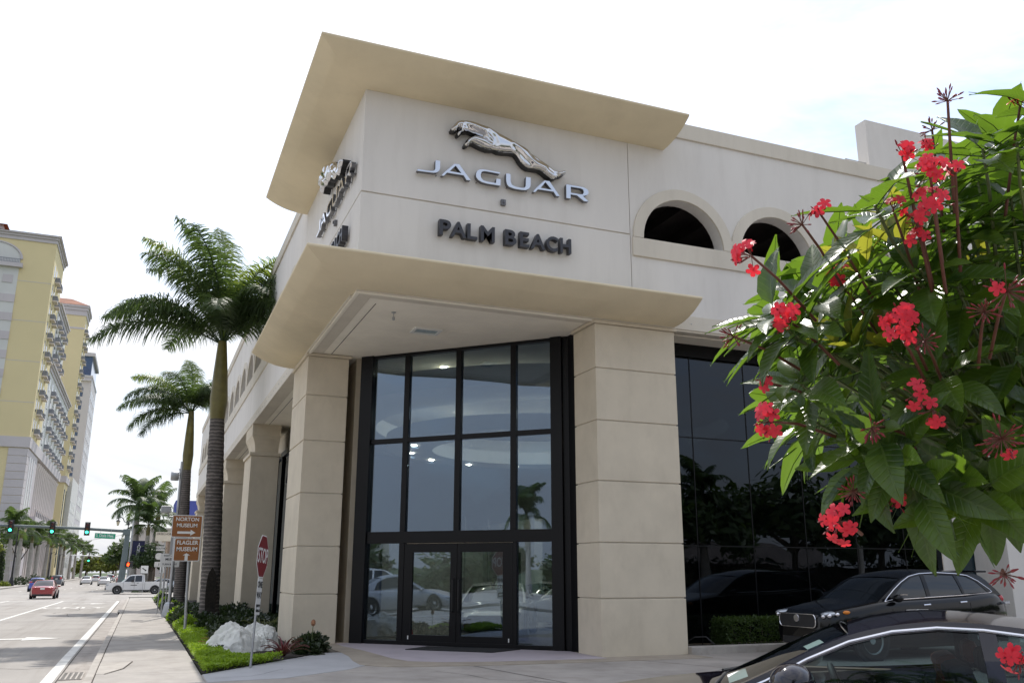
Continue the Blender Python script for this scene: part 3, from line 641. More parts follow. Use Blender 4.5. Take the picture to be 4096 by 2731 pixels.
# ================================================================== wall lettering (front and side copies)
CAT=[(1.788,10.603),(1.817,10.646),(1.875,10.74),(1.922,10.794),(1.994,10.825),(2.114,10.847),(2.236,10.86),(2.358,10.847),(2.481,10.822),(2.605,10.809),(2.729,10.758),(2.854,10.707),(2.979,10.668),(3.104,10.623),(3.23,10.571),(3.357,10.526),(3.484,10.48),(3.56,10.431),(3.624,10.379),(3.739,10.311),(3.841,10.253),(3.931,10.225),(3.995,10.192),(4.072,10.13),(4.137,10.09),(4.228,10.068),(4.306,10.083),(4.385,10.123),(4.437,10.107),(4.437,10.055),(4.357,9.989),(4.265,9.953),(4.246,9.969),(4.226,9.914),(4.16,9.877),(4.083,9.875),(3.993,9.923),(3.89,9.994),(3.801,10.028),(3.673,10.024),(3.546,10.019),(3.445,10.064),(3.357,10.149),(3.294,10.251),(3.243,10.299),(3.143,10.305),(2.98,10.28),(2.856,10.275),(2.757,10.306),(2.708,10.29),(2.61,10.277),(2.487,10.298),(2.365,10.336),(2.291,10.366),(2.231,10.354),(2.183,10.294),(2.136,10.266),(2.097,10.277),(2.093,10.32),(2.145,10.418),(2.205,10.48),(2.289,10.529),(2.386,10.548),(2.484,10.547),(2.533,10.553),(2.423,10.575),(2.3,10.6),(2.178,10.62),(2.082,10.594),(2.035,10.546),(1.999,10.508),(1.958,10.474),(1.933,10.501),(1.932,10.551),(1.962,10.576),(1.997,10.614),(1.985,10.656),(1.955,10.649),(1.937,10.621),(1.914,10.578),(1.866,10.556),(1.806,10.565)]
LET={'J':[[(1.488,9.85),(1.587,9.855),(1.591,9.697),(1.573,9.633),(1.524,9.584),(1.459,9.564),(1.246,9.551),(1.1,9.546),(1.112,9.582),(1.294,9.585),(1.425,9.597),(1.466,9.617),(1.489,9.661)]],
'A':[[(1.898,9.848),(2.006,9.854),(2.262,9.54),(2.174,9.53),(2.105,9.625),(1.742,9.62),(1.675,9.535),(1.621,9.535),(1.705,9.64)],[(1.928,9.811),(2.057,9.661),(1.801,9.663)]],
'G':[[(2.923,9.838),(2.705,9.840),(2.549,9.839),(2.463,9.823),(2.404,9.777),(2.379,9.702),(2.388,9.634),(2.432,9.581),(2.518,9.544),(2.639,9.53),(2.933,9.535),(2.933,9.683),(2.842,9.68),(2.832,9.575),(2.638,9.574),(2.552,9.585),(2.496,9.636),(2.485,9.713),(2.507,9.778),(2.567,9.805),(2.705,9.808),(2.914,9.803)]],
'U':[[(3.063,9.842),(3.16,9.844),(3.166,9.668),(3.196,9.602),(3.285,9.573),(3.409,9.569),(3.48,9.581),(3.516,9.623),(3.525,9.842),(3.63,9.845),(3.629,9.661),(3.596,9.584),(3.516,9.534),(3.409,9.523),(3.249,9.523),(3.126,9.551),(3.082,9.6),(3.064,9.685)]],
'a':[[(3.959,9.838),(4.078,9.842),(4.322,9.53),(4.239,9.525),(4.176,9.613),(3.803,9.605),(3.74,9.528),(3.686,9.528),(3.767,9.635)],[(3.982,9.804),(4.131,9.648),(3.867,9.648)]],
'R':[[(4.484,9.84),(4.802,9.843),(4.934,9.838),(5.009,9.803),(5.03,9.742),(5.006,9.683),(4.93,9.646),(4.882,9.635),(5.025,9.525),(4.917,9.515),(4.741,9.623),(4.584,9.622),(4.583,9.52),(4.483,9.52)],[(4.591,9.803),(4.839,9.806),(4.899,9.783),(4.912,9.722),(4.883,9.671),(4.817,9.66),(4.592,9.658)]]}
def segd(p, a, b):
    ab = (b[0]-a[0], b[1]-a[1]); t = max(0, min(1, ((p[0]-a[0])*ab[0]+(p[1]-a[1])*ab[1])/(ab[0]**2+ab[1]**2+1e-12)))
    return math.hypot(p[0]-a[0]-t*ab[0], p[1]-a[1]-t*ab[1])
def inside(p, P):
    c = False; n = len(P)
    for i in range(n):
        (x0, y0), (x1, y1) = P[i], P[(i+1) % n]
        if (y0 > p[1]) != (y1 > p[1]) and p[0] < (x1-x0)*(p[1]-y0)/(y1-y0)+x0: c = not c
    return c
CREASE = [[(2.62,10.66),(2.72,10.56),(2.77,10.42),(2.72,10.30)],[(2.53,10.55),(2.42,10.6),(2.2,10.66),(2.08,10.72)],[(3.18,10.42),(3.3,10.33),(3.42,10.2),(3.6,10.08)],[(3.6,10.36),(3.66,10.27),(3.76,10.21),(3.9,10.16)],[(3.93,10.2),(4.02,10.06),(4.16,9.98)],[(2.53,10.55),(2.62,10.47),(2.74,10.42)]]
def cat_mesh():
    n = len(CAT); P = []
    for i in range(n):                       # subdivide the outline
        a, c = CAT[i], CAT[(i+1) % n]; k = max(1, int(math.hypot(c[0]-a[0], c[1]-a[1])/.03))
        P += [(a[0]+(c[0]-a[0])*j/k, a[1]+(c[1]-a[1])*j/k) for j in range(k)]
    n = len(P); pts = list(P); st = .022
    x = 1.78
    while x < 4.45:
        z = 9.86
        while z < 10.88:
            q = (x+(.5*st if int(z/st) % 2 else 0), z)
            if inside(q, P) and min(segd(q, P[i], P[(i+1) % n]) for i in range(n)) > .012: pts.append(q)
            z += st
        x += st
    r = delaunay_2d_cdt([Vector(p) for p in pts], [(i, (i+1) % n) for i in range(n)], [], 1, 1e-5)
    V, Fc = r[0], r[2]; b = MB(); vs = []
    for v in V:
        q = (v.x, v.y); d = min(segd(q, P[i], P[(i+1) % n]) for i in range(n))
        h = .12*math.sqrt(max(0, 1-(1-min(d, .16)/.16)**2))+.02*min(d, .25)
        c = min(segd(q, l[i], l[i+1]) for l in CREASE for i in range(len(l)-1))
        q_ = min(1, c/.10); h *= .62+.38*q_*q_*(3-2*q_)
        vs.append((q[0], -.20-h, q[1]))
    b.add(vs, [f for f in Fc if inside((sum(V[i].x for i in f)/len(f), sum(V[i].y for i in f)/len(f)), P)])
    s = MB(); s.prism([P], lambda u, v: (u, -.199, v), lambda u, v: (u, -.03, v))
    return b.mesh('cat_face', m_chrome, 60), s.mesh('cat_edge', m_black, 40)
cf, ce = cat_mesh()
m_edge = mat('letter_edge_grey', (.16, .16, .17), .4, .5, var=.05)
lmesh = {}
for k, loops in LET.items():
    lmesh[k] = (MB().prism(loops, lambda u, v: (u, -.14, v), lambda u, v: (u, -.125, v)).mesh('letter', m_chrome, 30), MB().prism(loops, lambda u, v: (u, -.1249, v), lambda u, v: (u, -.035, v)).mesh('letter_edge', m_edge, 30))
PBX = {'P': 1.60, 'A': 1.84, 'L': 2.20, 'M': 2.495, 'B': 3.035, 'E': 3.375, 'a': 3.62, 'C': 3.985, 'H': 4.31}
PBW = {'P': .25, 'A': .34, 'L': .22, 'M': .31, 'B': .26, 'E': .21, 'a': .34, 'C': .27, 'H': .26}
def wall_signs(loc, rz, where):
    r = lambda n, l, c: thing(n, l+' '+where, c, loc, rz)
    t = r('cat_emblem', 'chrome leaping cat emblem', 'emblem')
    inst(cf, 'cat_body', t); inst(ce, 'backing', t)
    MB().lathe_ell((1.957, -.235, 10.607), (.030, .02, .045), 10, 6).build('mouth', m_black, t, smooth=40)
    b = MB()
    for x, z in ((2.0, 10.7), (2.5, 10.7), (2.9, 10.4), (3.5, 10.2), (4.1, 9.98), (2.2, 10.4)): b.tube([(x, -.04, z), (x, 0, z)], .012, 6)
    b.build('standoff_pins', m_edge, t)
    t = r('chrome_lettering', 'row of six wide chrome letters', 'lettering')
    for k in LET:
        l = inst(lmesh[k][0], 'letter', t); inst(lmesh[k][1], 'letter_edge', l)
        x0 = min(p[0] for p in LET[k][0]); x1 = max(p[0] for p in LET[k][0]); b = MB()
        for x in (x0+.05, x1-.05): b.tube([(x, -.04, 9.56), (x, 0, 9.56)], .010, 6)
        b.build('pin', m_edge, l)
    t = r('dark_lettering', 'dark grey block letters reading PALM BEACH', 'lettering')
    for k in PBX:
        me = textmesh(k.upper(), .44, m_letter, .065, .011, 1)
        xs = [v.co.x for v in me.vertices]; ys = [v.co.y for v in me.vertices]
        sx = PBW[k]/(max(xs)-min(xs)); szz = .335/(max(ys)-min(ys))
        o = inst(me, 'letter', t, (PBX[k]-min(xs)*sx, -.10, 8.225-min(ys)*szz), (PI/2, 0, 0), (sx, szz, 1))
    t = r('junction_box', 'small grey electrical box', 'electrical box')
    MB().box(2.985, 3.09, -.07, 0, 9.14, 9.27).build('box', m_edge, t, bevel=.008); MB().box(3.02, 3.055, -.10, -.07, 9.18, 9.25).build('switch', m_edge, t, bevel=.006)
wall_signs((0, 0, 0), 0, 'on the front tower wall')
wall_signs((0, 5.5, 0), -PI/2, 'on the side tower wall, edge on')

# ================================================================== street signs
def rrect(w, h, r, n=4):
    P = []
    for cx, cz, a0 in ((w/2-r, h/2-r, 0), (-w/2+r, h/2-r, PI/2), (-w/2+r, -h/2+r, PI), (w/2-r, -h/2+r, 3*PI/2)):
        P += [(cx+r*math.cos(a0+PI/2*i/n), cz+r*math.sin(a0+PI/2*i/n)) for i in range(n+1)]
    return P
def plate(parent, w, h, z, col, border, x=0, y=0, lines=(), r=.03, bw=.02, mb=None, shape=None):
    P = shape or rrect(w, h, r); b = MB(); b.prism([P], lambda u, v: (x+u, y, z+v), lambda u, v: (x+u, y+.004, z+v)); p = b.build('plate', mb or border, parent)
    s = [(u*(w-2*bw)/w, v*(h-2*bw)/h) for u, v in P]; b = MB(); b.prism([s], lambda u, v: (x+u, y-.003, z+v), lambda u, v: (x+u, y-.0002, z+v)); b.build('face', col, p)
    for t in lines:
        body, sz, tx, tz, tm = t[:5]; off = t[5] if len(t) > 5 else 0; sx = t[6] if len(t) > 6 else 1
        inst(textmesh(body, sz, tm, .0015, off, sx), 'lettering', p, (x+tx, y-.005, z+tz), (PI/2, 0, 0))
    return p
def arrowmesh(m): 
    b = MB(); b.prism([[(-.5, -.09), (.22, -.09), (.22, -.22), (.5, 0), (.22, .22), (.22, .09), (-.5, .09)]], lambda u, v: (u, 0, v), lambda u, v: (u, .002, v)); return b.mesh('arrow', m)
arw, arb = arrowmesh(m_signwhite), arrowmesh(m_signblack)
t = thing('guide_sign', 'two brown museum guide signs on a galvanised post above the lime ground cover', 'road sign', (-2.10, 9.5, zs(9.5)))
z0 = -zs(9.5)
MB().tube([(0, 0, 0), (-.10, .0, 2.75)], .034, 10).build('post', m_galv, t, smooth=40)
MB().lathe([(.037, 0), (.037, .5)], 8, (-.008, 0, .1)).build('sleeve', m_galv, t, smooth=40)
p = plate(t, .77, .585, 2.795+z0, m_signbrown, m_signwhite, -.19, -.045, (('NORTON', .135, 0, .18, m_signwhite, .0025), ('MUSEUM', .135, 0, .02, m_signwhite, .0025)))
inst(arw, 'arrow', p, (-.19, -.051, 2.63+z0), sc=(.46, 1, .34))
p = plate(t, .66, .60, 2.185+z0, m_signbrown, m_signwhite, -.14, -.045, (('FLAGLER', .145, 0, .18, m_signwhite, .003, .93), ('MUSEUM', .145, 0, .01, m_signwhite, .003, .93)))
inst(arw, 'arrow', p, (-.14, -.051, 1.995+z0), (0, -PI/2, 0), (.2, 1, .42))
# stop sign, seen almost edge on
t = thing('stop_sign', 'red stop sign with one way plate, edge on in front of the pale rock', 'road sign', (-1.41, .44, 0), 0, None, (math.radians(1.0), math.radians(2.6), math.radians(69)))
MB().box(-.03, .03, 0, .012, 0, 2.2).box(-.015, .015, .012, .03, 0, 2.2).build('post', m_galv, t)
oc = [(.40*math.cos(PI/8+k*PI/4), .40*math.sin(PI/8+k*PI/4)) for k in range(8)]
plate(t, .78, .78, 1.88, m_signred, m_signwhite, 0, -.01, (('STOP', .36, 0, 0, m_signwhite, .004, .80),), bw=.022, shape=oc)
p = plate(t, .33, .62, 1.19, m_signwhite, m_signblack, 0, -.01, (('ONE', .15, 0, .2, m_signblack, .004), ('WAY', .15, 0, .02, m_signblack, .004)), bw=.012, mb=m_signwhite)
MB().box(-.13, .13, -.016, -.0135, .93, 1.06).build('arrow_panel', m_signblack, p); inst(arw, 'arrow', p, (0, -.019, .995), sc=(.22, 1, .2))
# tall pole with sensor boxes
t = thing('sensor_pole', 'tall grey pole with a concrete foot, round drum and square sensor box beside the sidewalk', 'pole', (-2.13, 22.97, zs(23)))
MB().lathe([(.26, 0), (.25, .1), (.2, .42), (.17, .5), (.1, .56)], 4).build('foot', m_galv, t)
MB().tube([(0, 0, .5), (-.02, 0, 6.15)], [.07, .055], 12).build('shaft', m_galv, t, smooth=40)
MB().lathe([(0, -.16), (.17, -.16), (.19, -.12), (.19, .12), (.17, .16), (0, .16)], 18, (-.25, 0, 5.55), 'x').build('drum', m_galv, t, smooth=40)
MB().tube([(-.1, 0, 5.6), (-.02, 0, 5.6), (-.1, 0, 5.85)], .02).build('drum_bracket', m_galv, t)
MB().box(-.66, -.28, -.15, .2, 4.05, 4.32).build('sensor_box', m_galv, t, bevel=.02); MB().tube([(-.36, 0, 4.05), (-.36, 0, 3.9), (0, 0, 3.9)], .025).build('arm', m_galv, t)
# route signs
t = thing('route_sign', 'white route marker with SOUTH plate and shield on thin posts behind the tall pole', 'road sign', (-2.43, 26, zs(26)))
z0 = -zs(26)
for x in (-.06, .09, .24): MB().tube([(x, 0, 0), (x, 0, 2.3)], .022, 6).build('post', m_galv, t)
plate(t, .36, .2, 2.60+z0, m_signwhite, m_signblack, -.18, -.03, (('SOUTH', .11, 0, 0, m_signblack, .002),), bw=.01, mb=m_signwhite)
plate(t, .36, .34, 2.27+z0, m_signwhite, m_signblack, -.20, -.03, (), r=.14, bw=.03)
plate(t, .36, .22, 1.93+z0, m_signwhite, m_signblack, -.18, -.03, (('1', .14, 0, 0, m_signblack, .003),), bw=.01, mb=m_signwhite)
t = thing('lane_sign', 'white right lane must turn right sign on two thin posts behind the tall pole', 'road sign', (-2.22, 25.5, zs(25.5)))
for x in (-.1, .14): MB().tube([(x, 0, 0), (x, 0, 2.2)], .02, 6).build('post', m_galv, t)
plate(t, .78, .56, 2.10-zs(25.5), m_signwhite, m_signblack, .03, -.03, (('RIGHT LANE', .085, -.02, .19, m_signblack, .002), ('MUST', .13, -.02, .04, m_signblack, .004), ('TURN RIGHT', .10, 0, -.17, m_signblack, .002)), bw=.012, mb=m_signwhite)
t = thing('blank_sign', 'back of a tall blank grey sign panel beside the tall pole', 'road sign', (-2.16, 25.0, zs(25)))
MB().box(-.09, .19, 0, .01, 2.45, 3.2).build('plate', m_galv, t); MB().tube([(.05, .02, 0), (.05, .02, 3.2)], .02, 6).build('post', m_galv, t)
t = thing('street_name_board', 'tan overhead board reading OKEECHOBEE in front of the low tan building', 'sign board', (-1.7, 60, zs(60)))
MB().box(-.75, .75, 0, .1, 4.3, 5.0).build('board', m_band, t); MB().box(-.05, .05, .1, .2, 0, 4.5).build('post', m_galv, t)
inst(textmesh('OKEECHOBEE', .22, m_signblack, .002, .001, .9), 'lettering', t, (-.05, -.01, 4.85), (PI/2, 0, 0))
t = thing('left_lane_sign', 'white sign on a thin post beside the road at the left edge of the photo', 'road sign', (-20.3, 112, zr(112)+.13))
MB().tube([(0, 0, 0), (.06, 0, 3.2)], .03, 6).build('post', m_galv, t)
plate(t, 1.0, .95, 2.8, m_signwhite, m_signblack, 0, -.05, (('LEFT LANE', .17, 0, .3, m_signblack, .003), ('MUST', .22, 0, 0, m_signblack, .008), ('TURN LEFT', .17, 0, -.3, m_signblack, .003)), bw=.02, mb=m_signwhite)

# ================================================================== traffic signals
m_green = emit('signal_green', (.05, 1, .55), 3.2); m_redh = emit('signal_hand', (1, .07, .01), 3.0)
m_lred = mat('lens_dark_red', (.10, .01, .01), .3, var=0); m_lamb = mat('lens_dark_amber', (.14, .045, .008), .3, var=0)
m_sig = mat('signal_black', (.018, .018, .02), .5, var=.05)
def sig(parent_thing, x, z, s=1.0):
    t = parent_thing
    MB().box(x-.27*s, x+.27*s, .02, .06, z-.76*s, z+.66*s).build('backplate', m_sig, t)
    h = MB().box(x-.17*s, x+.17*s, -.12, .25, z-.62*s, z+.56*s).build('housing', m_sig, t, bevel=.02)
    for dz, m in ((.36, m_lred), (-.02, m_lamb), (-.41, m_green)):
        MB().lathe([(0, -.135), (.145*s, -.135), (.15*s, -.12)], 16, (x, 0, z+dz*s), 'y').build('lens', m, h)
        b = MB(); n = 10; V = []
        for k in range(n+1):
            a = -.25+(PI+.5)*k/n; V += [(x+.165*s*math.cos(a), -.12, z+dz*s+.165*s*math.sin(a)), (x+.165*s*math.cos(a), -.36, z+dz*s+.155*s*math.sin(a)-.02)]
        b.add(V, [(2*k, 2*k+1, 2*k+3, 2*k+2) for k in range(n)]); b.build('visor', m_sig, h)
t = thing('traffic_signal_mast', 'thick grey green mast pole with a long signal arm over the road', 'traffic light', (-5.05, 92, zr(92)))
zb = -zr(92)
MB().tube([(-.1, 0, 0), (.0, 0, 3), (.1, 0, 6.75)], [.42, .33, .26], 14).build('pole', m_greymetal, t, smooth=40)
MB().tube([(-.05, 0, 5.95+zb), (-.2, 0, 5.98+zb), (-5, 0, 6.2+zb), (-16, 0, 6.45+zb)], [.2, .17, .15, .10], 12).build('arm', m_greymetal, t, smooth=40)
MB().box(-.4, .36, -.3, .3, 6.1, 6.75).build('collar', m_greymetal, t, bevel=.05)
sgs = [(-11.35, 6.3+zb), (-7.4, 6.22+zb), (-4.0, 6.2+zb)]
for k, (x, z) in enumerate(sgs):
    q = thing('traffic_signal', ['leftmost of the three green signals hanging on the near mast arm', 'middle one of the three green signals on the near mast arm', 'green signal nearest the pole on the near mast arm'][k], 'traffic light', (-5.05, 91.75, zr(92)), group='signals on the near mast arm'); sig(q, x, z)
q = thing('street_name_sign', 'green street name sign reading S. Dixie Hwy. hanging under the mast arm', 'street sign', (-7.2, 91.8, 5.42))
pp = plate(q, 2.1, .58, 0, m_signgreen, m_signwhite, 0, 0, (('S. Dixie Hwy.', .46, 0, .03, m_signwhite, .004, .72),), bw=.03); q.rotation_euler = (0, math.radians(2), 0)
MB().tube([(-.5, 0, .28), (-.5, 0, .75)], .02, 6).tube([(.55, 0, .28), (.55, 0, .75)], .02, 6).build('hanger', m_galv, q)
q = thing('pedestrian_signal', 'black pedestrian signal showing a red hand beside the mast pole', 'pedestrian signal', (-4.5, 91.6, 2.45))
MB().box(-.28, .42, 0, .25, -.3, .3).build('housing', m_sig, q, bevel=.02)
b = MB(); b.prism([[(-.1, -.2), (.07, -.2), (.14, -.02), (.13, .1), (.09, .02), (.08, .19), (.04, .05), (.03, .22), (-.01, .05), (-.03, .21), (-.06, .05), (-.09, .16), (-.11, -.02)]], lambda u, v: (u-.08, -.015, v), lambda u, v: (u-.08, 0, v)); b.build('hand', m_redh, q)
def lantern(parent, x, y, z, s=1.0):
    h = MB().lathe([(.02, .55), (.16, .42), (.24, .34), (.2, .3)], 8, (x, y, z)).build('lantern_roof', m_black, parent)
    MB().lathe([(.19, .3), (.1, -.1), (.03, -.16)], 8, (x, y, z)).build('lantern_glass', m_lamplens, h)
m_lamplens = mat('lantern_glass', (.5, .45, .32), .3, var=.1)
q = thing('bracket_lantern', 'ornate dark bracket lantern mounted on top of the signal mast pole', 'street lamp', (-4.98, 92, 6.2))
b = MB(); b.tube([(0, 0, 0), (0, 0, .5), (.02, 0, .75), (-.1, 0, .9), (-.3, 0, .75), (-.45, 0, .8), (-.6, 0, 1.15), (-.85, 0, 1.3), (-1.05, 0, 1.2), (-1.08, 0, 1.05)], .05, 8); b.lathe_ell((0, 0, .55), (.13, .13, .16), 8, 6); b.build('scroll_bracket', m_black, q, smooth=40)
lantern(q, -1.08, 0, .5)
def streetlamp(label, x, y, h, group=None, base=True):
    q = thing('street_lamp', label, 'street lamp', (x, y, zr(y)+.13), group=group)
    MB().lathe([(.42, 0), (.42, .3), (.34, .5), (.36, .7), (.24, .95), (.2, 1.3)], 12).build('base', m_black, q, smooth=40)
    MB().tube([(0, 0, 1.2), (0, 0, h)], [.16, .09], 10).build('pole', m_black, q, smooth=40)
    MB().tube([(0, 0, h-.5), (.3, 0, h-.1), (.75, 0, h), (.95, 0, h-.25)], .045, 6).build('arm', m_black, q)
    lantern(q, .95, 0, h-.8, 1); return q
streetlamp('tall dark lamp post with a flared base at the far left kerb', -20.9, 138, 8.8)
for k, (x, y) in enumerate(((-21.6, 205), (-21.4, 226))): streetlamp(['nearer', 'farther'][k]+' of the two thin dark lamp posts among the far left palms', x, y, 6.2, 'lamp posts among the far left palms')
# second intersection
q = thing('far_signal_mast', 'thin pale mast arm with two green signals over the far end of the road', 'traffic light', (-6.5, 178, -.55))
MB().tube([(0, 0, 0), (0, 0, 5.2)], .14, 8).tube([(0, 0, 5.0), (-9.5, 0, 5.3)], .09, 8).build('arm', m_galv, q)
for x in (-6.2, -2.1): sig(q, x, 4.7, .95)
q = thing('far_signal_pole', 'dark thin signal pole on the far left kerb beneath the palms', 'pole', (-19.0, 190, -.4)); MB().tube([(0, 0, 0), (0, 0, 7)], .1, 8).build('pole', m_greymetal, q)
# banner
q = thing('banner_pole', 'grey pole with a navy lighthouse banner near the far corner', 'banner', (-4.6, 100, zs(100)))
MB().tube([(0, 0, 0), (0, 0, 8.0)], [.12, .09], 10).build('pole', m_galv, q)
MB().box(.15, 1.52, -.02, .02, 3.32, 5.62).build('banner_cloth', m_navy, q); MB().tube([(0, 0, 5.64), (1.55, 0, 5.64)], .02, 6).tube([(0, 0, 3.3), (1.55, 0, 3.3)], .02, 6).build('banner_rod', m_black, q)
b = MB()
for (x0, z0_, x1, z1) in ((.9, 4.2, .9, 4.35), (.7, 3.85, .9, 4.15), (.9, 4.15, 1.12, 3.85), (.75, 3.82, 1.08, 3.82), (.78, 3.8, .66, 2.6), (.9, 3.8, .86, 3.0), (1.02, 3.8, 1.0, 3.1), (.78, 3.5, 1.05, 3.5)):
    d = Vector((x1-x0, 0, z1-z0_)); n_ = Vector((-d.z, 0, d.x)).normalized()*.025
    b.add([(x0-n_.x, -.025, 1.03+z0_-n_.z), (x0+n_.x, -.025, 1.03+z0_+n_.z), (x1+n_.x, -.025, 1.03+z1+n_.z), (x1-n_.x, -.025, 1.03+z1-n_.z)], [(0, 1, 2, 3)])
b.build('printed_mark', m_signwhite, q)
# small shop signs near the far corner
for k, (x, y, h) in enumerate(((-2.9, 84, 1.1), (-1.2, 86, 1.2))):
    q = thing('corner_sign', ['square white sign beside the red pedestrian hand', 'narrow white sign right of the banner pole'][k], 'road sign', (x, y, zs(y))); MB().tube([(0, 0, 0), (0, 0, 2.4)], .03, 6).build('post', m_galv, q)
    pl_ = plate(q, .75 if k == 0 else .45, .8, 2.3, m_signwhite, m_signblack, 0, -.05, (), bw=.03); inst(arb, 'arrow', pl_, (0, -.06, 2.3), (0, PI/2 if k else .6, 0), (.5, 1, .5))
# ================================================================== vehicles
m_red = mat('red_car_paint', (.28, .012, .018), .25, var=0, coat=1); m_cblue = mat('blue_car_paint', (.05, .09, .42), .25, var=0, coat=1)
m_cgrey = mat('grey_car_paint', (.12, .14, .17), .25, .3, var=0, coat=1); m_cwhite = mat('white_car_paint', (.66, .66, .66), .25, var=0, coat=1)
m_csilver = mat('silver_car_paint', (.42, .43, .45), .25, .5, var=0, coat=1)
m_cblack = mat('black_car_paint', (.004, .004, .005), .10, var=0, spec=.38)
m_cwine = mat('dark_car_paint', (.008, .006, .012), .08, .0, var=0, coat=.35, spec=.5)
m_cglass = mat('car_glass_dark', (.010, .013, .016), .03, var=0, spec=.7)
m_cglassc = glassmat('car_glass_clear', (.50, .60, .60), 1.36, .0)
m_trim = mat('chrome_trim', (.82, .82, .86), .12, 1, var=0)
m_plast = mat('black_plastic', (.02, .02, .022), .55, var=.05)
m_tail = mat('tail_lamp_red', (.45, .012, .015), .15, var=0, coat=1); m_head = mat('headlamp_glass', (.45, .48, .52), .08, .5, var=0, coat=1)
m_amber = mat('amber_lens', (.7, .22, .02), .2, var=0)
m_tanl = mat('tan_leather', (.26, .13, .085), .55, var=.06); m_int = mat('dark_cabin_trim', (.02, .02, .022), .7, var=.05); m_redl = mat('orange_red_leather', (.30, .06, .025), .5, var=.05)
def lin(P, x):
    if x <= P[0][0]: return P[0][1]
    for (a, b), (c, d) in zip(P, P[1:]):
        if x <= c:
            t = (x-a)/(c-a) if c > a else 0
            return b+(d-b)*t
    return P[-1][1]
def smo(P, x):
    """smooth interpolation (Catmull-Rom) through P"""
    n = len(P)
    if x <= P[0][0]: return P[0][1]
    if x >= P[-1][0]: return P[-1][1]
    for i in range(n-1):
        if x <= P[i+1][0]:
            x0, y0 = P[i]; x1, y1 = P[i+1]; t = (x-x0)/(x1-x0)
            m0 = (P[i+1][1]-P[i-1][1])/(P[i+1][0]-P[i-1][0]) if i > 0 else (y1-y0)/(x1-x0)
            m1 = (P[i+2][1]-P[i][1])/(P[i+2][0]-P[i][0]) if i < n-2 else (y1-y0)/(x1-x0)
            h = x1-x0
            return (2*t**3-3*t*t+1)*y0+(t**3-2*t*t+t)*h*m0+(-2*t**3+3*t*t)*y1+(t**3-t*t)*h*m1
def wheelset(t, xs, hw, r, rimm=m_rim, n=24, spokes=5):
    tw = MB(); tw.lathe([(r*.62, -.10), (r*.93, -.11), (r, -.08), (r, .08), (r*.93, .11), (r*.62, .10)], n, (0, 0, 0), 'y'); tm = tw.mesh('tyre', m_rubber, 40)
    rm = MB(); rm.lathe([(r*.66, -.105), (r*.62, -.095), (r*.58, -.06), (r*.5, -.05)], n, (0, 0, 0), 'y')
    for k in range(spokes):
        a = 2*PI*k/spokes; c, s_ = math.cos(a), math.sin(a); q = .30/spokes*5*.28
        rm.add([(c*.05-s_*.03, -.085, s_*.05+c*.03), (c*.05+s_*.03, -.085, s_*.05-c*.03), (c*r*.62+s_*r*q*.5, -.08, s_*r*.62-c*r*q*.5), (c*r*.62-s_*r*q*.5, -.08, s_*r*.62+c*r*q*.5)], [(0, 1, 2, 3)])
    rm.lathe([(0, -.10), (.06, -.095), (.07, -.08)], 12, (0, 0, 0), 'y'); rmm = rm.mesh('rim', rimm, 40)
    dk = MB().lathe([(0, -.03), (r*.6, -.03)], 16, (0, 0, 0), 'y').mesh('brake_disc', m_plast)
    for x in xs:
        for s in (-1, 1):
            w = inst(tm, 'wheel', t, (x, s*(hw-.11), r), (0, 0, 0 if s < 0 else PI)); inst(rmm, 'rim', w); inst(dk, 'brake_disc', w)
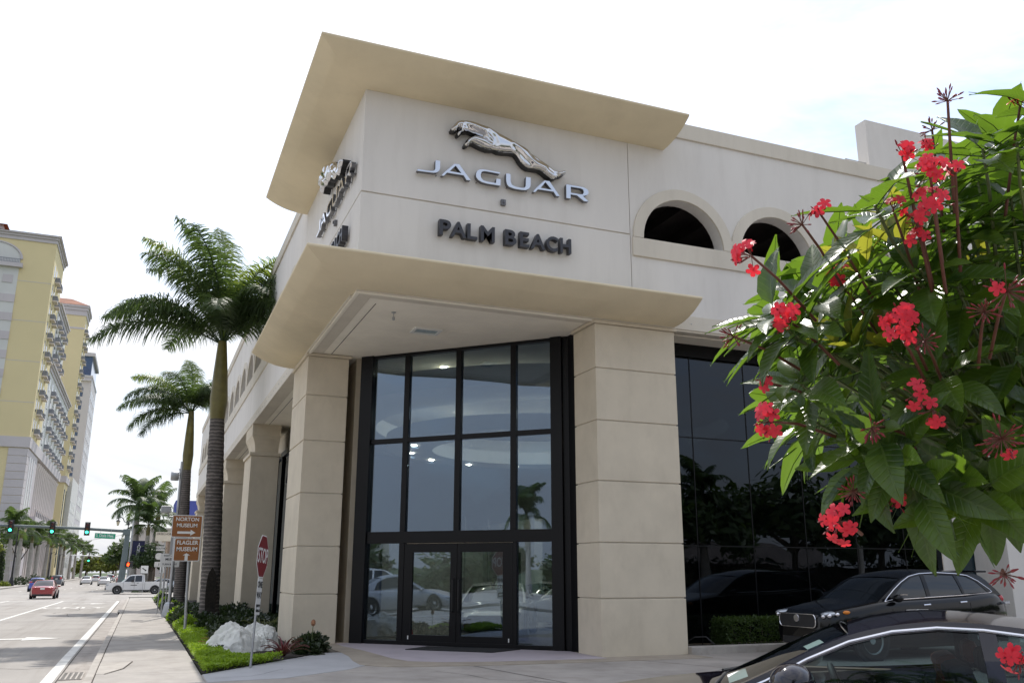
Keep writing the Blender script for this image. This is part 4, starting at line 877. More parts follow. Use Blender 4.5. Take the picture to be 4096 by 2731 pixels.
def car(name, label, cat, loc, rz, cfg, group=None):
    """local x: nose (0) to tail (L); y: width; z up"""
    g = cfg; t = thing(name, label, cat, loc, rz, group); Lc, W = g['L'], g['W']; hw = W/2
    paint = g['paint']; wr = g.get('wr', .33); xs = g['wheels']
    half = lambda x: hw*smo(g.get('plan', [(0, .80), (.25, .90), (.7, .975), (1.4, 1), (Lc-1.2, 1), (Lc-.5, .955), (Lc-.15, .88), (Lc, .82)]), x)
    deck, belt = g['deck'], g['belt']; und = g.get('under', [(0, .30), (.3, .2), (Lc-.4, .22), (Lc, .36)])
    st = []; x = 0
    while x < Lc-1e-6: st.append(x); x += .05 if (x < .5 or x > Lc-.6) else .12
    st.append(Lc); b = MB(); rows = []
    for x in st:
        e = min(x, Lc-x); ef = min(1, .45+.55*math.sqrt(min(1, e/.22)))
        h = half(x); zu = lin(und, x); zd = smo(deck, x); zbt = min(smo(belt, x), zd+.2); zm = zu+(zbt-zu)*.5
        zd_ = zm+(zd-zm)*(.80+.20*ef/1.0 if e < .22 else 1); zb_ = zm+(zbt-zm)*(.80+.2*ef if e < .22 else 1)
        rows.append([(x, 0, zu), (x, h*.86, zu), (x, h*.95, zu+.07), (x, h*.985, zm-.12), (x, h, zm+.02), (x, h*.985, zb_-.10), (x, h*.95, zb_-.03), (x, h*.90, zb_), (x, h*.72, (zb_+zd_*2)/3+.01), (x, h*.4, zd_+.005), (x, 0, zd_+.015)])
    n = len(rows[0]); full = []
    for r in rows: full.append(r+[(p[0], -p[1], p[2]) for p in r[-2:0:-1]])
    m = len(full[0]); b.v = [p for r in full for p in r]
    for i in range(len(full)-1):
        for k in range(m): b.f.append((i*m+k, (i+1)*m+k, (i+1)*m+(k+1) % m, i*m+(k+1) % m))
    b.f.append(tuple(range(m))); b.f.append(tuple(range((len(full)-1)*m+m-1, (len(full)-1)*m-1, -1)))
    body = b.build('body', paint, t, smooth=38)
    # wheel arches and wheels
    am = MB().lathe([(0, -.004), (wr+.055, -.004), (wr+.055, .05)], 24, (0, 0, 0), 'y').mesh('wheel_arch', m_plast)
    for x in xs:
        for s in (-1, 1): inst(am, 'wheel_arch', t, (x, s*(hw+.006), wr+.01), (0, 0, 0 if s < 0 else PI))
    wheelset(t, xs, hw+.035, wr, g.get('rim', m_rim), spokes=g.get('spokes', 5))
    # greenhouse
    ra, rt = g['rail'], g.get('tumble', .80)     # rail: [(x,z)] from front base over the roof to rear base
    x0, x1 = ra[0][0], ra[-1][0]; zrmax = max(z for _, z in ra)
    bl = lambda x: smo(belt, x)-.02
    def yy(x, z):
        zb = bl(x); t_ = max(0, min(1.1, (z-zb)/(zrmax-zb))); hb = half(min(max(x, .6), Lc-.45))*.905
        return hb*(1-(1-rt)*t_)-.015*math.sin(PI*min(1, t_))*-1
    rail = lambda x: smo(ra, x)
    nx = 36; top = [(x0+(x1-x0)*i/nx, rail(x0+(x1-x0)*i/nx)) for i in range(nx+1)]
    bot = [(x1+(x0-x1)*i/nx, bl(x1+(x0-x1)*i/nx)) for i in range(1, nx)]
    wins = []
    for wn in g['windows']:
        P = []; m_ = len(wn)
        for i in range(m_):
            a, c = wn[i], wn[(i+1) % m_]; k = max(1, int(math.hypot(c[0]-a[0], c[1]-a[1])/.12)); P += [(a[0]+(c[0]-a[0])*j/k, a[1]+(c[1]-a[1])*j/k) for j in range(k)]
        wins.append(P)
    for s in (-1, 1):
        b = MB(); b.prism([top+bot]+wins, lambda u, v: (u, s*yy(u, v), v), lambda u, v: (u, s*(yy(u, v)-.03), v)); b.build('side_frame', g.get('pillar', paint), t)
        for wi, P in enumerate(wins):
            # glass panel with inner vertices so that it follows the body
            q = [p for p in P]; mnx, mxx = min(p[0] for p in P), max(p[0] for p in P); mnz, mxz = min(p[1] for p in P), max(p[1] for p in P)
            for i in range(1, 8):
                for j in range(1, 4):
                    c = (mnx+(mxx-mnx)*i/8, mnz+(mxz-mnz)*j/4)
                    if inside(c, P) and min(segd(c, P[k], P[(k+1) % len(P)]) for k in range(len(P))) > .02: q.append(c)
            r = delaunay_2d_cdt([Vector(p) for p in q], [(i, (i+1) % len(P)) for i in range(len(P))], [], 1, 1e-5)
            b = MB(); b.add([(v.x, s*(yy(v.x, v.y)-.010), v.y) for v in r[0]], [f for f in r[2]]); wo = b.build('side_window', g.get('glass', m_cglass), t, smooth=60)
            if g.get('trimw'):
                pass
        if g.get('chrome'):
            C_ = g['chrome']; b = MB(); pts = [(u, s*(yy(u, v)+.006), v) for u, v in C_]; b.tube(pts, g.get('chr', .011), 6); b.build('chrome_trim', m_trim, t, smooth=50)
    # roof, windshield, rear glass across the car
    def across(name, xa, xb, m, inset=0, crown=.03, n=14, k=10, ra_=rail, f0=0., f1=1.):
        b = MB(); V = []
        for i in range(n+1):
            x = xa+(xb-xa)*i/n; z = ra_(x); h = yy(x, z)-inset
            for j in range(k+1):
                s = -1+2*j/k; V.append((x-(.10 if name == 'windshield' else (-.10 if name == 'rear_window' else 0))*(1-s*s)*(f0+(f1-f0)*1), s*h, z+crown*(1-s*s)-(.006 if 'wind' in name else 0)))
        b.add(V, [(i*(k+1)+j, (i+1)*(k+1)+j, (i+1)*(k+1)+j+1, i*(k+1)+j+1) for i in range(n) for j in range(k)])
        return b.build(name, m, t, smooth=50)
    across('roof', g['hdr'][0], g['hdr'][1], g.get('roofm', paint), 0, .045)
    for nm, xa, xb in (('windshield', x0, g['hdr'][0]), ('rear_window', g['hdr'][1], x1)):
        # pillar strips and glass
        n_ = 12
        for s in (-1, 1):
            b = MB(); V = []
            for i in range(n_+1):
                x = xa+(xb-xa)*i/n_; z = rail(x); h = yy(x, z); V += [(x, s*h, z), (x, s*(h-.055), z+.006)]
            b.add(V, [(2*i, 2*i+2, 2*i+3, 2*i+1) for i in range(n_)]); b.build('pillar', g.get('pillar', paint), t)
        across(nm, xa, xb, g.get('wglass', g.get('glass', m_cglass)), .05, .03)
    if g.get('cabin', True):
        b = MB(); b.add([(x0+.1, -hw*.8, bl(x0)-.03), (x1-.1, -hw*.8, bl(x1)-.03), (x1-.1, hw*.8, bl(x1)-.03), (x0+.1, hw*.8, bl(x0)-.03)], [(0, 1, 2, 3)]); b.build('cabin_floor', m_int, t)
        b = MB()
        for sy_ in (-.36, .36):
            b.box(g['seat'], g['seat']+.16, sy_-.22, sy_+.22, bl(g['seat'])-.05, bl(g['seat'])+.10); b.box(g['seat']+.04, g['seat']+.14, sy_-.12, sy_+.12, bl(g['seat'])+.12, bl(g['seat'])+.28)
        b.build('seats', g.get('seatm', m_int), t, bevel=.03)
    # lamps, bumper, plate, mirrors, handles
    hx, hz = g.get('head', (.12, .66)); tx, tz = g.get('tail', (Lc-.08, .86))
    for s in (-1, 1):
        hr = g.get('headr', (.16, .17, .075)); MB().lathe_ell((hx+.05, s*half(hx)*.80, hz), hr, 14, 8).build('headlight', m_head, t, smooth=60)
        tl = MB().lathe_ell((tx-.03, s*half(tx)*.78, tz), (.10, .20, g.get('th', .085)), 12, 6).build('tail_light', m_tail, t, smooth=60)
        if g.get('rear_detail'): MB().lathe_ell((tx+.05, s*half(tx)*.60, tz-.02), (.03, .045, .045), 8, 6).build('reflector', m_head, tl)
        mx0 = g.get('mir', x0+.30); mz = bl(mx0)+g.get('mirz', .07)
        ms = g.get('mirs', 1); MB().lathe_ell((mx0, s*(half(mx0)*.905+.13*ms), mz), (.09*ms, .12*ms, .075*ms), 14, 10).build('wing_mirror', g.get('mirm', paint), t, smooth=60)
        for hxx in g.get('handles', []):
            zz_ = bl(hxx)-.09; MB().tube([(hxx-.09, s*(hw*.985+.012), zz_), (hxx+.09, s*(hw*.985+.012), zz_+.01)], .016, 6).build('door_handle', g.get('hm', paint), t, smooth=50)
        for dx in g.get('doors', []):
            b = MB(); b.tube([(dx+.02, s*(hw*.945), bl(dx)-.02), (dx, s*(hw*.99), bl(dx)-.12), (dx, s*(hw*1.001), .62), (dx, s*hw*.985, .35)], .005, 4); b.build('door_seam', m_black, t)
    MB().box(Lc-.03, Lc+.015, -.16, .16, g.get('plz', tz-.12), g.get('plz', tz-.12)+.14).build('licence_plate', m_signwhite, t)
    b = MB(); b.box(Lc-.25, Lc+.012, -hw*.78, hw*.78, .26, .40); b.build('rear_bumper_insert', m_plast, t, bevel=.03)
    b = MB(); b.box(-.012, .2, -hw*.55, hw*.55, .28, .42); b.build('front_intake', m_plast, t, bevel=.03)
    return t
SEDAN = dict(L=4.7, W=1.82, paint=m_red, wr=.33, wheels=(.93, 3.68),
    deck=[(0, .62), (.3, .72), (.9, .84), (1.35, .93), (2.5, .98), (3.7, 1.02), (4.3, 1.01), (4.7, .93)], belt=[(0, .60), (.5, .72), (1.3, .88), (2.5, .93), (3.7, .97), (4.4, .96), (4.7, .88)],
    rail=[(1.30, .90), (1.7, 1.17), (2.05, 1.37), (2.5, 1.44), (3.1, 1.43), (3.5, 1.33), (4.15, 1.0)], tumble=.76, hdr=(2.05, 3.3),
    windows=[[(1.62, .95), (2.5, .97), (2.5, 1.37), (2.15, 1.35)], [(2.58, .97), (3.5, 1.0), (3.4, 1.26), (3.1, 1.36), (2.58, 1.38)]], seat=2.4, handles=(2.35, 3.3), doors=(1.55, 2.55, 3.45), rear_detail=True)
def variant(**k): d = dict(SEDAN); d.update(k); return d
NA = -PI/2   # tail towards the camera: local +x -> -y
car('red_sedan', 'red sedan waiting at the stop line with its tail to the camera', 'car', (-10.4, 70.5, zr(66)), NA, SEDAN)
HATCH = variant(L=4.1, W=1.74, paint=m_cblue, wheels=(.8, 3.35), deck=[(0, .7), (.5, .85), (1.1, .98), (2.5, 1.0), (3.9, 1.02), (4.1, .95)], belt=[(0, .66), (.5, .8), (1.1, .95), (2.5, 1.0), (4.1, 1.0)],
    rail=[(1.05, .96), (1.5, 1.25), (1.9, 1.45), (2.6, 1.52), (3.4, 1.47), (3.75, 1.36), (4.0, 1.02)], hdr=(1.85, 3.7), windows=[[(1.4, 1.01), (2.3, 1.03), (2.3, 1.44), (1.9, 1.4)], [(2.38, 1.03), (3.5, 1.05), (3.3, 1.38), (2.38, 1.44)]], seat=2.2, tail=(4.0, 1.0), th=.14, rear_detail=False, handles=(2.1,), doors=(1.3, 2.35))
car('blue_hatchback', 'blue hatchback half hidden behind the red sedan', 'car', (-14.0, 104, -.55), NA, HATCH)
SUVC = variant(L=4.6, W=1.86, wr=.36, paint=m_cgrey, wheels=(.9, 3.6), deck=[(0, .8), (.5, .95), (1.2, 1.06), (2.5, 1.08), (4.4, 1.1), (4.6, 1.0)], belt=[(0, .76), (.5, .9), (1.2, 1.02), (2.5, 1.07), (4.6, 1.1)],
    rail=[(1.15, 1.04), (1.6, 1.35), (2.0, 1.58), (2.8, 1.67), (3.9, 1.62), (4.25, 1.5), (4.52, 1.12)], hdr=(1.95, 4.15), windows=[[(1.5, 1.1), (2.4, 1.12), (2.4, 1.58), (2.0, 1.54)], [(2.48, 1.12), (3.35, 1.14), (3.35, 1.58), (2.48, 1.59)], [(3.43, 1.15), (4.15, 1.2), (3.9, 1.52), (3.43, 1.57)]], seat=2.3, tail=(4.5, 1.15), th=.25, rear_detail=False, handles=(2.2, 3.2), doors=(1.4, 2.45, 3.4))
car('grey_suv', 'dark grey SUV driving away beyond the blue hatchback', 'car', (-15.6, 152, -.55), NA, SUVC)
car('white_sedan', 'white sedan driving away, nearer one left of the white pickup', 'car', (-8.5, 150, -.55), NA, variant(paint=m_cwhite), 'white cars far down the road')
car('white_sedan', 'white sedan driving away, farther left one near the lane line', 'car', (-11.9, 165, -.55), NA, variant(paint=m_cwhite), 'white cars far down the road')
car('white_hatchback', 'small pale hatchback in front of the farther white sedan', 'car', (-12.0, 205, -.55), NA, dict(HATCH, paint=m_cwhite), 'white cars far down the road')
car('distant_dark_car', 'dark red car far down the road left of the mast pole', 'car', (-6.6, 185, -.55), NA, variant(paint=m_red))
car('distant_silver_suv', 'silver SUV far down the road left of the dark red car', 'car', (-9.4, 215, -.55), NA, dict(SUVC, paint=m_csilver))
car('crossing_dark_sedan', 'dark sedan on the cross street behind the sign posts', 'car', (.2, 91, -.55), 0, variant(paint=m_cblack))
car('crossing_silver_sedan', 'silver car behind the white pickup bed on the cross street', 'car', (-3.4, 96, -.55), 0, variant(paint=m_csilver))
# white pickup: prism body
t = thing('white_pickup', 'white pickup truck crossing the intersection, facing left', 'pickup truck', (-6.35, 85.2, -.55))
S = 1.0; Lp = 5.75
def circ(c, z, r, a0, a1, n=12): return [(c+r*math.cos(a0+(a1-a0)*i/n), z+r*math.sin(a0+(a1-a0)*i/n)) for i in range(n+1)]
P = [(.06, .42), (.0, .75), (.06, 1.02), (.35, 1.10), (1.45, 1.18), (5.7, 1.22), (5.75, 1.2), (5.75, .6), (5.2, .55)]+circ(4.62, .42, .47, .15, PI-.15)+[(4.1, .42), (1.6, .40)]+circ(1.08, .42, .47, .15, PI-.15)+[(.5, .40)]
b = MB(); b.prism([P], lambda u, v: (u, -.96, v), lambda u, v: (u, .96, v)); b.build('body', m_cwhite, t, bevel=.05)
def cabprism(P, y0, y1, nm, m, top):
    f = lambda s: (lambda u, v: (u, s*(y0-(y0-y1)*max(0, (v-1.15)/.75)), v)); b = MB(); b.prism([P], f(-1), f(1)); return b.build(nm, m, t, bevel=.04)
cabprism([(1.35, 1.15), (2.05, 1.80), (2.35, 1.90), (3.35, 1.92), (3.55, 1.86), (3.62, 1.18)], .93, .78, 'cab', m_cwhite, 1)
for Pw in ([(1.68, 1.22), (2.18, 1.76), (2.62, 1.82), (2.62, 1.22)], [(2.68, 1.22), (2.68, 1.82), (3.25, 1.83), (3.32, 1.75), (3.34, 1.24)]):
    for s in (-1, 1):
        f = lambda d: (lambda u, v: (u, s*(.93-.15*(v-1.15)/.75+d), v)); b = MB(); b.prism([Pw], f(.001), f(.008)); b.build('side_window', m_cglass, t)
b = MB(); b.add([(1.42, -.78, 1.24), (2.04, -.70, 1.80), (2.04, .70, 1.80), (1.42, .78, 1.24)], [(0, 1, 2, 3)]); o = b.build('windshield', m_cglass, t); o.location = (-.03, 0, .02)
MB().box(3.68, 5.65, -.80, .80, 1.19, 1.245).build('bed_opening', m_plast, t)
wheelset(t, (1.08, 4.62), .98, .40, m_rim, spokes=6)
am = MB().lathe([(0, -.004), (.46, -.004), (.46, .05)], 24, (0, 0, 0), 'y').mesh('wheel_arch', m_plast)
for x in (1.08, 4.62):
    for s in (-1, 1): inst(am, 'wheel_arch', t, (x, s*.955, .42), (0, 0, 0 if s < 0 else PI))
MB().box(-.08, .35, -.93, .93, .42, .66).build('bumper', m_plast, t, bevel=.03); MB().box(-.02, .25, -.97, -.7, .82, 1.0).build('headlight', m_head, t, bevel=.02); MB().box(-.03, .02, -.6, .6, .7, .98).build('grille', m_plast, t)
MB().box(2.35, 2.6, -1.13, -.92, 1.22, 1.42).build('wing_mirror', m_plast, t, bevel=.03); MB().box(2.85, 3.05, -.985, -.965, 1.08, 1.12).build('door_handle', m_plast, t)
MB().box(2.3, 2.9, -.972, -.965, .86, .92).build('lettering_stripe', m_signblack, t)
for x in (1.62, 2.65, 3.63): MB().box(x-.008, x+.008, -.966, -.962, .5, 1.18).build('door_seam', m_plast, t)
MB().box(1.6, 4.1, -.9, .9, .34, .45).build('chassis', m_black, t)

# black SUV beside the building
SUVB = dict(L=4.76, W=1.88, wr=.37, paint=m_cblack, wheels=(.92, 3.70), plan=[(0, .66), (.12, .80), (.4, .92), (.9, .985), (1.4, 1), (3.56, 1), (4.26, .955), (4.61, .88), (4.76, .82)], deck=[(0, .76), (.2, .87), (.6, .98), (1.0, 1.06), (1.35, 1.13), (2.5, 1.14), (4.5, 1.16), (4.76, 1.0)],
    belt=[(0, .82), (.3, .92), (.8, 1.0), (1.3, 1.07), (2.5, 1.12), (3.6, 1.17), (4.4, 1.22), (4.76, 1.1)],
    rail=[(1.22, 1.06), (1.55, 1.26), (1.95, 1.48), (2.4, 1.61), (3.0, 1.655), (3.8, 1.62), (4.2, 1.55), (4.62, 1.18)], tumble=.80, hdr=(2.0, 4.25),
    windows=[[(1.62, 1.13), (2.52, 1.165), (2.52, 1.575), (2.28, 1.53), (1.98, 1.40)], [(2.62, 1.168), (3.50, 1.205), (3.42, 1.575), (2.62, 1.59)], [(3.56, 1.21), (4.24, 1.245), (3.98, 1.46), (3.76, 1.55), (3.50, 1.572)]],
    chrome=[(1.40, 1.075), (1.5, 1.16), (1.72, 1.31), (1.95, 1.44), (2.2, 1.55), (2.5, 1.605), (3.0, 1.625), (3.5, 1.605), (3.8, 1.57), (4.05, 1.46), (4.3, 1.30), (4.36, 1.245), (4.28, 1.225), (3.5, 1.185), (2.5, 1.145), (1.6, 1.105), (1.40, 1.075)], chr=.010,
    seat=2.35, handles=(2.40, 3.38), hm=m_trim, doors=(1.52, 2.58, 3.58), tail=(4.66, 1.10), th=.13, head=(.26, .85), headr=(.32, .13, .06), mir=1.62, mirm=m_cblack)
t = car('black_suv', 'glossy black SUV with chrome window trim parked beside the tinted window wall', 'car', (8.72, -1.55, 0), 0, SUVB)
g_ = MB(); g_.prism([rrect(1.02, .22, .07)], lambda u, v: (-.04, u, .72+v), lambda u, v: (.1, u, .72+v)); g_.build('grille', m_plast, t)
b = MB(); P = rrect(1.05, .245, .09, 5); b.tube([(-.04, u, .72+v) for u, v in P+P[:1]], .010, 6); b.build('grille_surround', m_trim, t, smooth=50)
b = MB(); b.lathe([(0, -.05), (.07, -.05), (.075, -.035)], 16, (-.01, 0, .76), 'x'); b.build('badge', m_trim, t)
for s in (-1, 1):
    for dx, dy, r in ((.06, .66, .045), (.12, .76, .045), (.24, .84, .04)): MB().lathe_ell((dx-.02, s*dy, .80+dx*.22), (.045, .05, r), 10, 6).build('lamp_projector', m_trim, t, smooth=60)
    MB().lathe_ell((.45, s*.84, .885), (.09, .04, .038), 10, 6).build('indicator', m_amber, t, smooth=60)
    MB().box(1.58, 1.76, s*1.09-.01, s*1.09+.01, 1.20, 1.222).build('mirror_strip', m_trim, t)
b = MB(); b.prism([rrect(.62, .26, .05)], lambda u, v: (2.12+u, -.955, .80+v), lambda u, v: (2.12+u, -.949, .80+v)); b.build('door_magnet', m_csilver, t)
b = MB(); b.prism([circ(2.12, .86, .07, 0, 2*PI, 16)[:-1]], lambda u, v: (u, -.960, v), lambda u, v: (u, -.956, v)); b.build('crest', m_signwhite, t)
b = MB(); b.box(4.2, 4.52, -.6, .6, 1.63, 1.67); b.build('spoiler', m_cblack, t, bevel=.015)
b = MB(); b.box(4.55, 4.7, -.93, -.6, 1.0, 1.05); b.build('reversing_lamp', m_head, t, bevel=.01)

# foreground coupe
COUPE = dict(L=4.9, W=1.86, wr=.35, paint=m_cwine, wheels=(.95, 3.85), deck=[(0, .58), (.4, .70), (1.0, .80), (1.6, .87), (2.0, .88), (3.6, .93), (4.2, 1.02), (4.9, .94)],
    belt=[(0, .54), (.5, .68), (1.1, .80), (1.8, .875), (2.4, .90), (3.0, .935), (3.6, 1.0), (4.2, 1.02), (4.9, .88)],
    rail=[(1.62, .86), (1.9, .985), (2.2, 1.13), (2.45, 1.235), (2.7, 1.295), (2.95, 1.32), (3.25, 1.31), (3.6, 1.265), (4.0, 1.18), (4.55, 1.02)], tumble=.78, hdr=(2.45, 3.55),
    windows=[[(1.96, .905), (2.6, .925), (3.18, .965), (3.17, 1.265), (2.95, 1.272), (2.7, 1.245), (2.45, 1.18), (2.2, 1.075)], [(3.27, .975), (3.62, 1.02), (3.9, 1.08), (4.0, 1.12), (3.85, 1.16), (3.6, 1.215), (3.26, 1.258)]],
    chrome=[(1.76, .885), (1.95, .965), (2.2, 1.095), (2.45, 1.20), (2.7, 1.262), (2.95, 1.288), (3.2, 1.28), (3.6, 1.232), (3.9, 1.172), (4.08, 1.12), (3.9, 1.055), (3.6, .995), (3.2, .948), (2.6, .908), (1.76, .885)], chr=.010,
    seat=2.9, seatm=m_redl, handles=(), doors=(3.22,), tail=(4.8, .88), head=(.25, .64), mir=2.12, mirs=1.45, mirz=.115, mirm=m_cwine, glass=m_cglassc, wglass=m_cglassc, pillar=m_cwine, cabin=False)
t = car('dark_coupe', 'dark coupe with chrome window line across the bottom right foreground', 'car', (-.637, -9.55, .0), math.radians(-42.2), COUPE)
MB().box(1.9, 4.2, -.78, .78, .60, .64).build('cabin_floor', m_int, t)
b = MB(); b.box(1.75, 2.2, -.72, .72, .68, .875); b.build('dashboard', m_int, t, bevel=.06)
for s in (1, -1): b = MB(); b.box(2.0, 3.2, s*.78-.035, s*.78+.035, .6, .915); b.build('door_card', m_tanl if s > 0 else m_int, t, bevel=.02)
b = MB(); n_ = 28; b.tube([(2.38-.06*math.sin(a), -.36+.185*math.cos(a), .86+.17*math.sin(a)) for a in [2*PI*i/n_ for i in range(n_+1)]], .018, 8); b.tube([(2.38, -.53, .86), (2.38, -.19, .86)], .02, 6); b.build('steering_wheel', m_int, t, smooth=50)
for s in (-1, 1):
    b = MB()
    b.obox((3.12, s*.36, .82), Vector((.95, 0, .28)).normalized(), (0, 1, 0), Vector((-.28, 0, .95)).normalized(), .07, .24, .26); b.obox((3.22, s*.36, 1.09), (1, 0, 0), (0, 1, 0), (0, 0, 1), .045, .13, .075)
    b.build('front_seat', m_redl if s > 0 else m_int, t, bevel=.04)
b = MB(); b.box(3.9, 4.05, -.6, .6, .66, 1.02); b.build('rear_seat', m_int, t, bevel=.05)
b = MB(); b.box(1.0, 1.5, -.62, -.50, .84, .862); b.build('bonnet_vent', m_plast, t)
b = MB(); b.tube([(1.60, -.66, .895), (1.62, -.1, .93)], .010, 6).tube([(1.58, .1, .93), (1.66, .6, .91)], .010, 6); b.build('wiper', m_black, t)
b = MB(); b.add([(2.20, -.56, 1.135), (2.30, -.545, 1.18), (2.27, -.44, 1.19), (2.17, -.45, 1.145)], [(0, 1, 2, 3)]); b.build('windshield_sticker', m_signwhite, t)
b = MB(); b.add([(1.70, -.56, .915), (1.82, -.55, .96), (1.78, -.30, .985), (1.66, -.31, .94)], [(0, 1, 2, 3)]); b.build('parking_paper', m_signwhite, t)
b = MB(); b.tube([(2.46-.06*(1-(y_/62)**2), y_*.01, 1.228+.046*(1-(y_/62)**2)) for y_ in range(-62, 63, 4)], .005, 6); b.build('roof_seam', m_trim, t)
b = MB(); b.tube([(3.53+.06*(1-(y_/62)**2), y_*.01, 1.274+.040*(1-(y_/62)**2)) for y_ in range(-62, 63, 4)], .005, 6); b.build('roof_seam', m_trim, t)
b = MB(); b.prism([[(0, 0), (.22, 0), (.2, .06)]], lambda u, v: (3.66+u, -.02, 1.285+v), lambda u, v: (3.66+u, .02, 1.285+v)); b.build('aerial_fin', m_cwine, t, bevel=.01)
b = MB(); b.box(1.975, 1.99, -1.15, -.90, .93, .95); b.build('mirror_strip', m_trim, t)

# cars that stand in the lot behind the camera (seen mirrored in the glass) and inside the showroom
car('lot_sedan', 'silver sedan in the lot behind, mirrored in the entrance glass', 'car', (-1.5, -24, 0), .1, variant(paint=m_csilver), 'cars in the lot behind the camera')
car('lot_suv', 'dark SUV in the lot behind, mirrored in the window wall', 'car', (13, -20, 0), 2.9, dict(SUVC, paint=m_cblack), 'cars in the lot behind the camera')
car('lot_white_suv', 'white SUV in the lot behind, mirrored in the entrance glass', 'car', (-12, -28, 0), .4, dict(SUVC, paint=m_cwhite), 'cars in the lot behind the camera')
SP = dict(COUPE, paint=m_cwhite, glass=m_cglass, wglass=m_cglass, pillar=m_cwhite, cabin=False, windows=COUPE['windows'], mirm=m_cwhite); SP.pop('chrome')
SP = dict(SP)
t = car('white_showroom_car', 'white sports car inside the showroom behind the right door', 'car', (4.35, 4.35, .012), math.radians(62), SP)
g_ = MB(); g_.prism([rrect(.9, .30, .1)], lambda u, v: (-.03, u, .46+v), lambda u, v: (.1, u, .46+v)); g_.build('grille', m_plast, t)
t = car('blue_showroom_car', 'pale blue car inside the showroom behind the left door', 'car', (5.8, 8.6, .012), math.radians(20), dict(SP, paint=m_csilver))
# ================================================================== palms
def frond_mesh(name, length, el, bend, nl=60, ll=.75, side=0., rnd=None, mt=None, droop=.9, wide=.035, plum=2):
    """feather frond leaving the origin along +x at elevation el (rad), bending down by bend (rad) along its length"""
    r = rnd or random; b = MB(); ns = 22; P = [Vector((0, 0, 0))]; D = []
    for i in range(ns):
        s = i/(ns-1); a = el-bend*s**1.5; yaw = side*s*s
        d = Vector((math.cos(a)*math.cos(yaw), math.cos(a)*math.sin(yaw), math.sin(a))); D.append(d); P.append(P[-1]+d*length/ns)
    b.tube(P[:ns+1], [.030*(1-i/(ns+1))**.8+.003 for i in range(ns+1)], 5, cap=False)
    for i in range(nl):
        s = .16+.84*(i+.5)/nl; f = s*ns; k = min(int(f), ns-1); p = P[k].lerp(P[k+1], f-k); d = D[min(k, ns-1)]
        sidev = d.cross(Vector((0, 0, 1))); sidev.normalize(); up = sidev.cross(d)
        env = math.sin(PI*min(1, (s-.10)/.9*.93+.05))**.55
        for sg in (-1, 1):
            for q in range(plum):
                l = ll*env*r.uniform(.75, 1.1); lift = r.uniform(-.35, .85) if plum > 1 else .25
                v = (sidev*sg*.85+d*r.uniform(.25, .6)+up*lift).normalized(); wv = d.cross(v)*0+d*wide*.5*(1 if l > .3 else .7)
                q0 = p.copy(); pts = [q0]
                for j in range(3):
                    v = (v+Vector((0, 0, -1))*droop*(.22+.25*j)).normalized(); pts.append(pts[-1]+v*l/3)
                w_ = [1, 1, .75, .1]; vs = []
                for j, pp in enumerate(pts): vs += [pp-wv*w_[j], pp+wv*w_[j]]
                b.add(vs, [(0, 1, 3, 2), (2, 3, 5, 4), (4, 5, 7, 6)])
    return b.mesh(name, mt or m_frond, 'leaf')
def trunk_rings(b, pts, rad, n=14, step=.11, amp=.05):
    """ringed trunk through pts"""
    P = []; R_ = []
    for (p, r0), (q, r1) in zip(zip(pts, rad), zip(pts[1:], rad[1:])):
        p, q = Vector(p), Vector(q); k = max(1, int((q-p).length/step))
        for j in range(k):
            t_ = j/k; P.append(p.lerp(q, t_)); R_.append((r0+(r1-r0)*t_)*(1+(amp if len(P) % 2 else -amp*.3)))
    P.append(Vector(pts[-1])); R_.append(rad[-1]); b.tube(P, R_, n)
# nearest palm
def near_palm(label, x, y, zb, H, lean, r0, cs, fronds, seed):
    r = random.Random(seed); t = thing('palm_tree', label, 'palm tree', (x, y, zb))
    top = Vector((lean, 0, H))
    hh = H-cs; P = [(0, 0, -.1), (lean*.1, 0, .5), (lean*.3, 0, hh*.35), (lean*.6, 0, hh*.7), (lean*.85, 0, hh)]
    b = MB(); trunk_rings(b, P, [r0*1.25, r0*1.05, r0, r0*.93, r0*.80], 14, .12, .035); b.build('trunk', m_ptrunk, t, smooth=80)
    MB().tube([(lean*.85, 0, hh-.01), (lean*.87, 0, hh+cs*.25), (lean*.93, 0, hh+cs*.6), (lean, 0, H)], [r0*.80, r0*1.0, r0*.80, r0*.50], 14).build('crownshaft', m_crownshaft, t, smooth=60)
    for az, el, ln, bd, sd, young in fronds:
        me = frond_mesh('frond', ln, math.radians(el), math.radians(bd), 84, 1.05, sd, r, m_frondy if young else m_frond, 1.15, .038)
        inst(me, 'frond', t, (top.x, 0, H-.1), (0, 0, math.radians(az)))
    return t
F1 = [(178, 38, 4.3, 75, .15, 0), (190, 22, 4.6, 70, -.1, 0), (165, 50, 4.4, 95, .2, 0), (205, 42, 4.4, 92, -.2, 0), (172, 76, 5.0, 62, .1, 1), (150, 72, 4.6, 70, 0, 0), (100, 87, 5.0, 30, .2, 1), (240, 78, 4.8, 70, 0, 0), (308, 68, 3.9, 85, .1, 0), (322, 55, 4.0, 100, .2, 0), (300, 48, 4.2, 105, .2, 0), (290, 60, 3.9, 100, 0, 0), (84, 55, 3.9, 95, 0, 0), (258, 44, 3.8, 95, .2, 0), (120, 40, 4.0, 85, 0, 0), (318, 80, 4.0, 70, 0, 1), (215, 66, 4.6, 80, .1, 0), (312, 35, 3.6, 100, .1, 0), (188, 84, 5.0, 45, 0, 0)]
near_palm('nearest tall palm with ringed grey trunk, yellow green crownshaft and scarred base', -1.08, 15.56, zs(15.5)-.02, 9.55, -.35, .30, 2.75, F1, 3)
b = MB()   # scar on the trunk base
q = []
